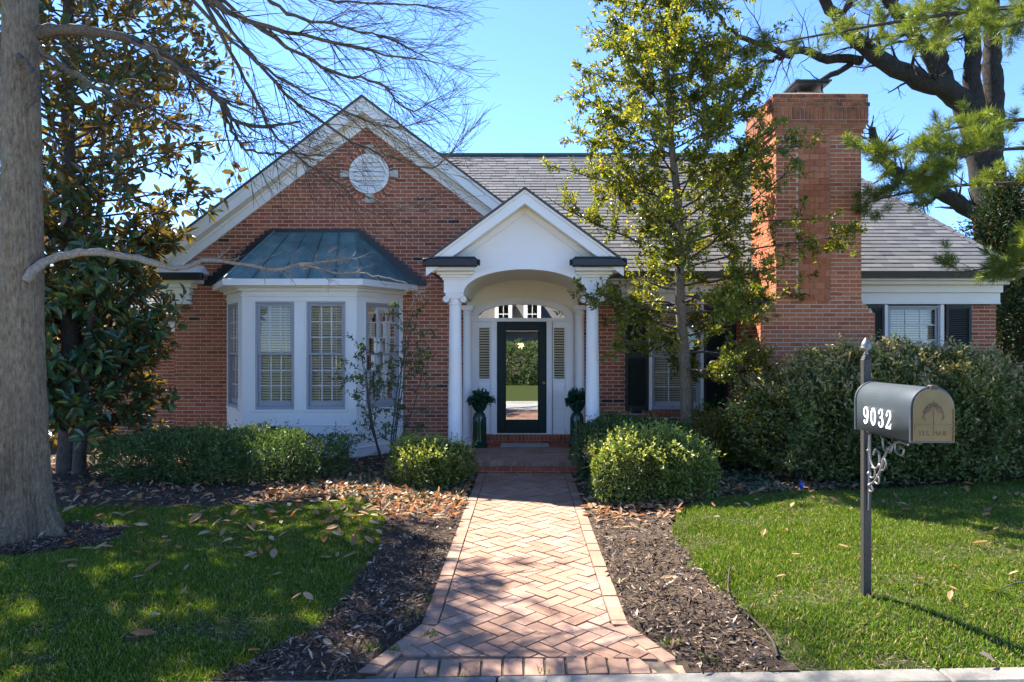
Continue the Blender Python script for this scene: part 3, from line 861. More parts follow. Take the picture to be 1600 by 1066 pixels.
# ---------------- bay window
A, B, C_, D = np.array([-5.40,YW]), np.array([-4.766,11.86]), np.array([-2.836,11.86]), np.array([-2.20,YW])
def face(P0, P1):
    d = P1-P0; L = np.linalg.norm(d); d /= L
    return np.array([P0[0], P0[1], 0]), np.array([d[0], d[1], 0]), np.array([d[1], -d[0], 0]), L
bay = MB()
def fbox(fr, u0, u1, z0, z1, d0, d1, mb):
    O, U, N, L = fr
    c = []
    for z in (z0, z1):
        for u, dd in ((u0,d1),(u1,d1),(u1,d0),(u0,d0)):
            c.append(O+U*u+N*dd+(0,0,z))
    mb.hexa(c)
FA, FB, FC = face(A, B), face(B, C_), face(C_, D)
wz0, wz1 = 0.835, 2.655
def bay_face(fr, wins):
    L = fr[3]
    fbox(fr, 0, L, 0.17, wz0, -0.10, 0, bay); fbox(fr, 0, L, wz1, 2.90, -0.10, 0, bay)
    u = 0
    for a, b in wins:
        fbox(fr, u, a, wz0, wz1, -0.10, 0, bay); u = b
        for c0, c1 in ((a-0.03, a), (b, b+0.03)): fbox(fr, c0, c1, wz0, wz1, 0, 0.016, bay)
        fbox(fr, a-0.04, b+0.04, wz0-0.035, wz0, 0, 0.03, bay); fbox(fr, a-0.03, b+0.03, wz1, wz1+0.03, 0, 0.016, bay)
    fbox(fr, u, L, wz0, wz1, -0.10, 0, bay)
    fbox(fr, 0.0, L, 0.0, 0.17, -0.1, 0.022, bay)            # skirt board
    fbox(fr, 0.0, L, 0.17, 0.195, -0.1, 0.034, bay)
    fbox(fr, 0.10, L-0.10, 0.56, 0.585, 0, 0.014, bay); fbox(fr, 0.10, L-0.10, 0.26, 0.28, 0, 0.014, bay)
    fbox(fr, 0.10, 0.12, 0.28, 0.56, 0, 0.014, bay); fbox(fr, L-0.12, L-0.10, 0.28, 0.56, 0, 0.014, bay)
    fbox(fr, -0.03, L+0.03, 2.74, 2.765, 0, 0.022, bay)
wins_front = [(0.227, 0.885), (1.089, 1.747)]
bay_face(FA, [(0.12, 0.88)]); bay_face(FB, wins_front); bay_face(FC, [(0.20, 0.985)])
# cornice and soffit
def offset_plan(d, dw):
    return [(A[0]-dw, YW-0.002), (B[0]-d*0.55, B[1]-d), (C_[0]+d*0.55, C_[1]-d), (D[0]+dw, YW-0.002)]
bay.prism(offset_plan(0.06, 0.06), 2.83, 2.88); bay.prism(offset_plan(0.15, 0.12), 2.88, 2.90)
bay.prism(offset_plan(0.32, 0.26), 2.90, 3.01)
bay_ob = bay.build('bay_window', MAT['white_paint'], house, 0.004)
for fr, ws in ((FA, [(0.12, 0.88)]), (FB, wins_front), (FC, [(0.20, 0.985)])):
    for a, b in ws:
        window(fr[0]+fr[1]*a-fr[2]*0.004+(0,0,wz0), fr[1], fr[2], b-a, wz1-wz0)
# copper standing-seam roof
e0 = [np.array([x, y, 3.012]) for x, y in offset_plan(0.30, 0.24)]
topL, topR = np.array([-4.53, YW-0.012, 3.97]), np.array([-3.06, YW-0.012, 3.97])
br = MB()
br.add([e0[0], e0[1], topL], [(0,1,2)]); br.add([e0[1], e0[2], topR, topL], [(0,1,2,3)]); br.add([e0[2], e0[3], topR], [(0,1,2)])
br = br.build('bay_roof', MAT['copper_patina'], house)
def seam(a, b, r=0.013):
    MB().tube([a+(0,-0.005,0.012), b+(0,-0.005,0.012)], r, 6).build('seam', MAT['copper_patina'], br)
for k in range(1, 5): seam(e0[1]+(e0[2]-e0[1])*k/5, topL+(topR-topL)*k/5)
for a, b in ((e0[1], topL), (e0[2], topR)): seam(a, b, 0.02)
for a0, a1, tp in ((e0[0], e0[1], topL), (e0[2], e0[3], topR)):
    for k in (1, 2): seam(a0+(a1-a0)*k/3, tp)
# stepped flashing on the brick along both slopes
for s, (bx, tx) in enumerate(((-5.72, -4.53), (-1.88, -3.06))):
    nst = 14
    for k in range(nst):
        z = 3.0+k*0.0677
        f = k/nst; x = bx+(tx-bx)*f; x1 = bx+(tx-bx)*(k+1)/nst
        so = -1 if s == 0 else 1
        xa, xb = sorted((x+so*0.10, x1-so*0.10))
        MB().box(xa, xb, YW-0.016-0.0002*k, YW-0.0085, z, z+0.115).build('flashing', MAT['gutter_black'], br)
MB().box(-4.62, -2.97, YW-0.02, YW-0.0085, 3.94, 4.03).build('flashing', MAT['gutter_black'], br)

# ---------------- porch
porch = MB()
porch.box(-1.25, 1.25, 10.56, YW-0.01, -0.05, 0.150); porch.box(-1.02, 0.93, 12.61, YW-0.011, 0.150, 0.315)
porch = porch.build('porch_steps', MAT['mortar'], house)
pb = MB()
def stepbrick(x0, x1, y0, y1, z0, z1): pb.box(x0, x1, y0, y1, z0+random.uniform(-0.0015, 0.0015), z1+random.uniform(-0.0015, 0.0015))
cnt = 0
def sb(x0, x1, y0, y1, z0, z1):
    MB().box(x0, x1, y0, y1, z0+random.uniform(-0.001, 0.001), z1+random.uniform(-0.0015, 0.0015)).build('brick', MAT['house_brick'] if y0 > 12 or z1 < 0.14 else MAT['paver'], porch, 0.003)
x = -1.25
while x < 1.25:
    sb(x, min(x+0.20, 1.25), 10.545, 10.65, 0.028, 0.088); x += 0.211
x = -1.16
while x < 1.25:
    sb(x, min(x+0.20, 1.25), 10.548, 10.65, -0.04, 0.018); x += 0.211
x = -1.25
while x < 1.24:                                   # rowlock nosing
    sb(x, x+0.095, 10.535, 10.735, 0.098, 0.164); x += 0.104
x = -1.0
while x < 0.92:                                   # soldiers under the door
    sb(x, x+0.058, 12.585, 12.66, 0.222, 0.318); x += 0.0675
x = -1.0
while x < 0.92:
    sb(x, min(x+0.20, 0.93), 12.588, 12.66, 0.162, 0.213); x += 0.2105
r = 0; y = 10.745
while y < 12.6:
    x = -1.25-(0.105 if r % 2 else 0)
    while x < 1.25:
        xa, xb = max(x, -1.25), min(x+0.20, 1.25)
        if xb-xa > 0.03: sb(xa, xb, y, min(y+0.095, 12.60), 0.10, 0.1625)
        x += 0.2095
    y += 0.104; r += 1

def column(x, y, r0, r1, z0, z1, full=True):
    sh = MB()
    H = z1-z0
    prof = [(r0*1.28,0),(r0*1.32,0.02),(r0*1.28,0.05),(r0*1.1,0.06),(r0*1.08,0.075),(r0*1.18,0.09),(r0*1.14,0.11),(r0*1.02,0.12),(r0,0.14),(r0*0.985,H*0.35),(r1,H-0.22),(r1,H-0.19),(r1*1.10,H-0.185),(r1*1.10,H-0.165),(r1,H-0.16),(r1,H-0.11),(r1*1.12,H-0.10),(r1*1.2,H-0.07),(r1*1.1,H-0.05)]
    sh.lathe(prof, (x, y, z0+0.05), 28)
    col = sh.build('column', MAT['white_paint'], house)
    MB().box(x-r0*1.36, x+r0*1.36, y-r0*1.36, y+r0*1.36, z0, z0+0.05).build('plinth', MAT['white_paint'], col, 0.004)
    cp = MB(); cp.box(x-r1*1.5, x+r1*1.5, y-r1*1.35, y+r1*1.35, z1-0.012, z1+0.028)
    cp.box(x-r1*1.35, x+r1*1.35, y-r1*1.2, y+r1*1.2, z1-0.05, z1-0.012)
    cp.build('capital', MAT['white_paint'], col, 0.004)
    if full:
        for s in (-1, 1):                          # scroll volutes
            vx, vz = x+s*r1*1.42, z1-0.062
            v = MB(); nn = 18
            v.xz([(vx+0.048*math.cos(2*math.pi*k/nn), vz+0.048*math.sin(2*math.pi*k/nn)) for k in range(nn)], y-r1*1.32, y+r1*1.32)
            pts = [(vx+(0.040*(1-k/40))*math.cos(s*k*0.35+1.57), y-r1*1.32-0.004, vz+(0.040*(1-k/40))*math.sin(s*k*0.35+1.57)) for k in range(0, 36)]
            v.tube(pts, 0.006, 5)
            v.build('volute', MAT['white_paint'], col)
CXP = 1.075
for s in (-1, 1):
    column(s*CXP-0.03*(s > 0), 10.88, 0.108, 0.092, 0.164, 2.68)
    column(s*1.02-0.04*(s > 0), 12.52, 0.085, 0.075, 0.164, 2.60, False)
# front panel with elliptical arch
AA, AB_, SPZ = 0.945, 0.372, 2.712
fp = MB()
xs = np.concatenate([[-1.235], np.linspace(-1.0, -AA, 2), -AA*np.cos(np.linspace(0, math.pi, 49))[1:-1], np.linspace(AA, 1.0, 2), [1.235]])
def zarch(x): return SPZ+AB_*math.sqrt(max(0, 1-(x/AA)**2)) if abs(x) < AA else SPZ
def ztop(x): return PZT-0.16-PS*abs(x)
for y, flip in ((10.765, False), (11.0, True)):
    pass
y0, y1 = 10.765, 10.99
for a, b in zip(xs[:-1], xs[1:]):
    fp.add([(a,y0,zarch(a)),(b,y0,zarch(b)),(b,y0,ztop(b)),(a,y0,ztop(a)),(a,y1,zarch(a)),(b,y1,zarch(b)),(b,y1,ztop(b)),(a,y1,ztop(a))], [(0,1,2,3),(7,6,5,4),(0,4,5,1),(3,2,6,7)])
fp.box(-1.238, -1.235, y0, y1, SPZ, 3.15); fp.box(1.235, 1.238, y0, y1, SPZ, 3.15)
fp.build('porch_arch_panel', MAT['white_paint'], house)
av = MB()
def ell(a, b, n=44): return [(-a*math.cos(t), SPZ+b*math.sin(t)) for t in np.linspace(0, math.pi, n)]
i0, i1, i2 = ell(AA-0.012, AB_-0.012), ell(AA+0.03, AB_+0.03), ell(AA+0.085, AB_+0.078)
for k in range(43):
    for inn, out, yy in ((i0, i1, y0-0.03), (i1, i2, y0-0.018)):
        q = [inn[k], inn[k+1], out[k+1], out[k]]
        if area(q) < 0: q = q[::-1]
        av.xz(q, yy, y0+0.002)
av.build('archivolt', MAT['white_paint'], house)
# side beams, vault and inner wall
sbm = MB()
for s in (-1, 1):
    xa, xb = sorted((s*1.233, s*0.99)); sbm.box(xa, xb, y1, YW-0.003, SPZ, 3.12)
sbm.build('porch_beam', MAT['white_paint'], house, 0.004)
va = MB(); e1 = ell(AA+0.01, AB_+0.02)
for k in range(43):
    (xa, za), (xb, zb) = e1[k], e1[k+1]
    va.hexa([(xa,y1,za),(xb,y1,zb),(xb,YW-0.05,zb),(xa,YW-0.05,za),(xa,y1,za+0.03),(xb,y1,zb+0.03),(xb,YW-0.05,zb+0.03),(xa,YW-0.05,za+0.03)])
va.build('porch_vault', MAT['cream_paint'], house)
# porch gable trim
chevron(MB(), PC, PZT-0.03, PS, PHW, 0.20, 10.46, 10.50).build('porch_rake', MAT['white_paint'], house)
chevron(MB(), PC, PZT-0.02, PS, PHW+0.01, 0.055, 10.43, 10.46).build('porch_rake_crown', MAT['white_paint'], house, 0.008)
chevron(MB(), PC, PZT+0.010, PS, PHW+0.03, 0.026, 10.40, 10.43).build('drip_edge', MAT['far_roof'], house)
chevron(MB(), PC, PZT-0.19, PS, PHW-0.08, 0.03, 10.50, 10.765).build('porch_soffit', MAT['cream_paint'], house)
chevron(MB(), PC, PZT-0.22, PS, PHW-0.28, 0.11, 10.725, 10.765).build('porch_moulding', MAT['white_paint'], house, 0.008)
for s in (-1, 1):                                  # gutter returns with stepped cornices
    def bx(mb, a, b, *r):
        a, b = sorted((s*a, s*b)); mb.box(a, b, *r)
    g = MB(); bx(g, 1.515, 0.70, 10.40, 10.52, 3.075, 3.205); bx(g, 1.515, 1.40, 10.52, 12.40, 3.075, 3.205); bx(g, 0.70, 0.665, 10.43, 10.51, 3.09, 3.195)
    g.build('gutter', MAT['gutter_black'], house, 0.018)
    k = MB(); bx(k, 1.395, 0.76, 10.522, 10.764, 3.03, 3.15); bx(k, 1.39, 1.24, 10.764, 12.74, 3.03, 3.15)
    for o, z0, z1 in ((0.10, 2.985, 3.03), (0.055, 2.945, 2.985), (0.025, 2.91, 2.945)):
        bx(k, 1.236+o, 1.236-0.36-o, y0-o, y0-0.001, z0, z1); bx(k, 1.236+o, 1.238, y0, 12.74, z0, z1)
    k.build('porch_cornice', MAT['white_paint'], house, 0.008)
    k = MB(); bx(k, 1.42, 0.74, 10.42, 10.764, 3.21, 3.225); k.build('return_flashing', MAT['hood_metal'], house)

# ---------------- entrance
DX = -0.055
en = MB()
yw = YW-0.02
ew = MB()
def ezf(x, a, b, zb): return zb+b*math.sqrt(max(0, 1-((x-DX)/a)**2)) if abs(x-DX) < a else zb
xs = np.concatenate([[-1.05, -0.93], DX-0.815*np.cos(np.linspace(0, math.pi, 41)), [0.87, 0.97]])
for a, b in zip(xs[:-1], xs[1:]):
    za, zb = ezf(a, 0.815, 0.265, 2.415), ezf(b, 0.815, 0.265, 2.415)
    ew.add([(a,yw,za),(b,yw,zb),(b,yw,3.12),(a,yw,3.12),(a,YW+0.06,za),(b,YW+0.06,zb)], [(0,1,2,3),(0,4,5,1)])
ew.build('porch_inner_wall', MAT['cream_paint'], house)
def ellf(a, b, zb, n=41): return [(DX-a*math.cos(t), zb+b*math.sin(t)) for t in np.linspace(0, math.pi, n)]
ft = MB()
a_, b_ = ellf(0.80, 0.252, 2.415), ellf(0.935, 0.375, 2.415)
m_ = ellf(0.90, 0.335, 2.415)
for k in range(40):
    for inn, out, yy in ((a_, m_, yw-0.035), (m_, b_, yw-0.05)):
        q = [inn[k], inn[k+1], out[k+1], out[k]]
        if area(q) < 0: q = q[::-1]
        ft.xz(q, yy, yw)
ft.build('fanlight_trim', MAT['white_paint'], house)
pts = ellf(0.81, 0.26, 2.415)
fg = MB(); fg.add([(x, YW+0.02, z) for x, z in pts], [tuple(range(len(pts)))]); fg.build('fanlight_glass', MAT['door_glass'], house)
en.box(DX-0.935, DX+0.935, yw-0.06, yw+0.04, 2.35, 2.415)                  # transom bar
for xa, xb in ((-0.935,-0.80), (-0.555,-0.448), (0.448,0.545), (0.80,0.935)):
    en.box(DX+xa, DX+xb, yw-0.055, yw+0.04, 0.318, 2.35)
en.box(DX-0.448, DX+0.448, yw-0.03, yw+0.05, 0.318, 0.335)
for s in (-1, 1):
    xa, xb = sorted((DX+s*0.555, DX+s*0.80))
    en.box(xa, xb, yw-0.01, yw+0.03, 0.318, 1.32); en.box(xa, xb, yw-0.01, yw+0.03, 2.24, 2.35)
    en.box(xa, xa+0.03, yw-0.01, yw+0.03, 1.32, 2.24); en.box(xb-0.03, xb, yw-0.01, yw+0.03, 1.32, 2.24)
    en.box(xa+0.03, xb-0.03, yw-0.022, yw-0.01, 0.42, 0.72); en.box(xa+0.03, xb-0.03, yw-0.022, yw-0.01, 0.78, 1.22)
    en.box(xa, xb, yw-0.03, yw-0.01, 1.28, 1.31)
    xo, xo2 = sorted((DX+s*0.935, DX+s*1.0)); en.box(xo, xo2, yw-0.02, yw+0.04, 0.318, 2.42)
en.build('door_surround', MAT['white_paint'], house, 0.005)
for s in (-1, 1):
    xa, xb = sorted((DX+s*0.585, DX+s*0.77))
    sl = MB().add([(xa,yw+0.012,1.32),(xb,yw+0.012,1.32),(xb,yw+0.012,2.24),(xa,yw+0.012,2.24)], [(0,1,2,3)]).build('sidelight', MAT['window_glass'], house)
    z = 1.335
    while z < 2.23:
        MB().add([(xa,yw+0.05,z),(xb,yw+0.05,z),(xb,yw+0.028,z+0.03),(xa,yw+0.028,z+0.03)], [(0,1,2,3)]).build('slat', MAT['blind_slat'], sl); z += 0.047
dr = MB()
gx0, gx1, gz0, gz1 = DX-0.305, DX+0.31, 0.56, 2.205
dx0, dx1, dz0, dz1 = DX-0.443, DX+0.443, 0.336, 2.345
dr.box(dx0, gx0, yw-0.02, yw+0.03, dz0, dz1); dr.box(gx1, dx1, yw-0.02, yw+0.03, dz0, dz1)
dr.box(gx0, gx1, yw-0.02, yw+0.03, dz0, gz0); dr.box(gx0, gx1, yw-0.02, yw+0.03, gz1, dz1)
for a, b, c, d in ((gx0,gx0+0.02,gz0,gz1),(gx1-0.02,gx1,gz0,gz1),(gx0+0.02,gx1-0.02,gz0,gz0+0.02),(gx0+0.02,gx1-0.02,gz1-0.02,gz1)): dr.box(a, b, yw-0.012, yw+0.02, c, d)
door = dr.build('front_door', MAT['door_green'], house, 0.004)
MB().add([(gx0,yw+0.004,gz0),(gx1,yw+0.004,gz0),(gx1,yw+0.004,gz1),(gx0,yw+0.004,gz1)], [(0,1,2,3)]).build('glass', MAT['door_glass'], door)
MB().lathe([(0.001,0),(0.03,0.004),(0.032,0.02),(0.02,0.034),(0.001,0.04)], (0,0,0), 16).build('knob', MAT['brass'], door, 0, Matrix.Translation((DX+0.395, yw-0.02, 1.24)) @ Matrix.Rotation(math.radians(90), 4, 'X'))
rm = MB(); x0, x1, yy0, yy1, z0, z1 = -1.0, 0.9, YW+0.07, YW+2.2, 0.3, 2.75
rm.add([(x0,yy1,z0),(x1,yy1,z0),(x1,yy1,z1),(x0,yy1,z1),(x0,yy0,z0),(x1,yy0,z0),(x1,yy0,z1),(x0,yy0,z1)], [(0,1,2,3),(0,1,5,4),(1,2,6,5),(2,3,7,6),(3,0,4,7)])
rm.build('hall_interior', MAT['dark_room'], house)
# lit brass star lamp in the hall
t = NT('lamp_glow'); t.set(0.4, 0.4); t.base((0.9, 0.65, 0.25)); t.b.inputs['Emission Color'].default_value = (1.0, 0.72, 0.30, 1); t.b.inputs['Emission Strength'].default_value = 1.6
lm = MB(); lc = np.array([-0.06, YW+0.5, 1.93])
lm.lathe([(0.001,-0.04),(0.028,-0.028),(0.04,0),(0.028,0.028),(0.001,0.04)], lc, 12)
for k in range(14):
    d = RNG.normal(size=3); d[1] *= 0.6; d /= np.linalg.norm(d)
    lm.tube([lc, lc+d*0.085], [0.014, 0.002], 5)
lm.build('hall_lamp', t.m, house)

# ---------------- chimney
ch = MB(); CB = []
CX0, CX1, CY0, CY1 = 4.05, 5.41, 11.33, 12.56
BX0, BX1 = 3.80, 5.63
ch.box(CX0+0.008, CX1-0.008, CY0+0.008, CY1-0.004, 2.4, 5.32)
ch.box(BX0+0.008, BX1-0.008, CY0+0.008, YW+0.1, 0, 2.42)
def front_ch(z):
    if z < 2.42: return [(BX0, BX1)]
    if z < 2.62 : 
        s = (z-2.42)/0.2; return [(BX0+(CX0-BX0)*s, BX1+(CX1-BX1)*s)]
    return [(CX0, 4.40), (4.92, CX1)]
cm = MB()
lay((0,CY0,0), (1,0,0), (0,-1,0), range(0, 79), front_ch, mort=cm, out=CB)
lay((BX0,0,0), (0,-1,0), (-1,0,0), range(0, 36), lambda z: [(-YW, -CY0)], mort=cm, out=CB)
lay((CX0,0,0), (0,-1,0), (-1,0,0), range(36, 79), lambda z: [(-CY1, -CY0)], mort=cm, out=CB)
lay((CX1,0,0), (0,1,0), (1,0,0), range(36, 79), lambda z: [(CY0, CY1)], mort=cm, out=CB)
lay((BX1,0,0), (0,1,0), (1,0,0), range(0, 36), lambda z: [(CY0, YW)], mort=cm, out=CB)
cm.add(ch.v, ch.f)
for z in np.arange(2.42, 2.62, 0.0677):           # sloping shoulders
    s = (z+0.03-2.42)/0.2
    cm.box(BX0+(CX0-BX0)*s, CX0+0.01, CY0+0.01, YW-0.1, z-0.02, z+0.055); cm.box(CX1-0.01, BX1+(CX1-BX1)*s, CY0+0.01, YW-0.1, z-0.02, z+0.055)
# corbelled top
levels = [(5.32, 0.0677, 0.025, 'st'), (5.388, 0.0677, 0.05, 'st'), (5.456, 0.0677, 0.08, 'st'), (5.524, 0.203, 0.08, 'so'), (5.730, 0.0677, 0.095, 'st'), (5.80, 0.0677, 0.075, 'st'), (5.868, 0.0677, 0.075, 'st')]
for z, h, o, kd in levels:
    x0, x1, y0c, y1c = CX0-o, CX1+o, CY0-o, CY1+o
    cm.box(x0+0.008, x1-0.008, y0c+0.008, y1c-0.008, z, z+h)
    step = 0.0677 if kd == 'so' else 0.2135
    w = step-0.0105; k = int(round(z*10))
    for (O, U, N, L) in (((x0,y0c,0),(1,0,0),(0,-1,0),x1-x0), ((x0,y1c,0),(0,-1,0),(-1,0,0),y1c-y0c), ((x1,y0c,0),(0,1,0),(1,0,0),y1c-y0c)):
        u = -(step/2 if k % 2 else 0)
        while u < L:
            u0, u1 = max(u, 0), min(u+w, L)
            if u1-u0 > 0.02: CB.append((np.array(O, float)+np.array(U, float)*(u0+u1)/2+(0,0,z+h/2), np.array(U, float), np.array(N, float), u1-u0, h-0.0105, 0.006+random.uniform(-0.003, 0.004)))
            u += step
chim = cm.build('chimney', MAT['mortar'], house)
bricks_build(CB, MAT['chimney_brick'], chim, 95)
# salmon tile panel on the stack
z, r = 2.63, 0
while z < 5.30:
    h = 0.0985
    cuts = [4.405, 4.575, 4.745, 4.915] if r % 2 else [4.405, 4.49, 4.66, 4.83, 4.915]
    for a, b in zip(cuts[:-1], cuts[1:]):
        MB().box(a+0.002, b-0.002, CY0-0.004+random.uniform(-0.002, 0.002), CY0+0.03, z+0.002, min(z+h, 5.315)-0.002).build('tile', MAT['salmon_tile'], chim, 0.003)
    z += h; r += 1
mb = MB(); mb.box(CX0-0.04, CX1+0.04, CY0-0.04, CY1+0.04, 5.936, 5.965); mb.build('chimney_crown', MAT['stone_light'], chim, 0.01)
mb = MB(); mb.box(4.52, 4.96, 11.66, 12.16, 5.965, 6.12); mb.build('flue', MAT['flue_clay'], chim, 0.01)
mb = MB(); mb.box(4.42, 5.02, 11.50, 12.22, 6.235, 6.262); mb.box(4.45, 4.99, 11.54, 12.18, 6.205, 6.235)
for xx in (4.54, 4.93):
    for yy in (11.68, 12.13): mb.box(xx-0.012, xx+0.012, yy-0.012, yy+0.012, 6.10, 6.215)
mb.build('chimney_hood', MAT['hood_metal'], chim)

# ------------------------------------------------------------------ leaves and branches
def unit(a): return a/(np.linalg.norm(a, axis=-1, keepdims=True)+1e-9)
def leaves(name, pts, d, n, L, W, mat, parent=None, fold=0.15, curl=0.1, six=False):
    """one folded leaf per point; d = direction, n = upper side"""
    N = len(pts)
    d = unit(d); n = unit(n-d*np.sum(n*d, -1, keepdims=True)); s = np.cross(d, n)
    L = np.broadcast_to(np.asarray(L, float), (N,))[:, None]; W = np.broadcast_to(np.asarray(W, float), (N,))[:, None]
    if not six:
        V = np.stack([pts, pts+d*L*0.5+s*W/2+n*W*fold, pts+d*L-n*L*curl, pts+d*L*0.5-s*W/2+n*W*fold], 1)
        T = np.array([(0,1,2),(0,2,3)])
    else:
        V = np.stack([pts, pts+d*L*0.33+s*W*0.45+n*W*fold, pts+d*L*0.7+s*W*0.42+n*(W*fold-L*curl*0.4), pts+d*L-n*L*curl, pts+d*L*0.7-s*W*0.42+n*(W*fold-L*curl*0.4), pts+d*L*0.33-s*W*0.45+n*W*fold], 1)
        T = np.array([(0,1,2),(0,2,3),(0,3,4),(0,4,5)])
    k = V.shape[1]
    Fs = (np.arange(N)[:, None, None]*k+T[None]).reshape(-1, 3)
    return ob_np(name, V.reshape(-1, 3), Fs, mat, parent)

def rand_dir(n, rng, flat=1.0):
    v = rng.normal(size=(n, 3)); v[:, 2] *= flat; return unit(v)

def spline(pts, n):
    """smooth polyline through control points"""
    p = np.array(pts, float)
    if len(p) < 3: return p[0]+(p[-1]-p[0])*np.linspace(0, 1, n)[:, None]
    out = []
    q = np.vstack([2*p[0]-p[1], p, 2*p[-1]-p[-2]])
    seg = len(p)-1
    for u in np.linspace(0, seg-1e-6, n):
        i = int(u); t = u-i
        a, b, c, d = q[i:i+4]
        out.append(0.5*((2*b)+(-a+c)*t+(2*a-5*b+4*c-d)*t*t+(-a+3*b-3*c+d)*t**3))
    return np.array(out)

def wander(p, d, L, r0, r1, n, rng, jit=0.15, grav=0.0, lift=0.0):
    pts = [p]; d = d/np.linalg.norm(d)
    for i in range(n-1):
        d = d+rng.normal(size=3)*jit+np.array([0, 0, lift-grav]); d /= np.linalg.norm(d)
        pts.append(pts[-1]+d*L/(n-1))
    return np.array(pts), np.linspace(r0, r1, n)

def twigs(limb, rad, rng, out, lvl, n, Lr, ang, rmul=0.5, jit=0.12, lift=0.0, grav=0.0, start=0.2, sides=4, child=(5, 3), flat=1.0):
    """side branches leaning along the parent; recursive"""
    m = len(limb)
    for k in range(n):
        f = start+(1-start)*rng.random()
        i = min(int(f*(m-1)), m-2); t = f*(m-1)-i
        p = limb[i]*(1-t)+limb[i+1]*t
        td = limb[i+1]-limb[i]; td = td/np.linalg.norm(td)
        o = rng.normal(size=3)*np.array([1, 1, flat]); o -= td*np.dot(o, td); o /= np.linalg.norm(o)
        a = rng.uniform(*ang)
        d = td*math.cos(a)+o*math.sin(a)
        r = max(rad[i]*rmul*rng.uniform(0.5, 1.0), 0.0022)
        L = rng.uniform(*Lr)*(1-0.35*f)
        pts, rr = wander(p, d, L, r, max(r*0.3, 0.0016), 6, rng, jit, grav, lift)
        out.append((pts, rr, sides))
        if lvl > 1:
            twigs(pts, rr, rng, out, lvl-1, max(1, int(child[0]*rng.uniform(0.6, 1.3))), (Lr[0]*0.42, Lr[1]*0.5), ang, 0.65, jit, lift, grav, 0.15, 3, (child[1], child[1]), flat)

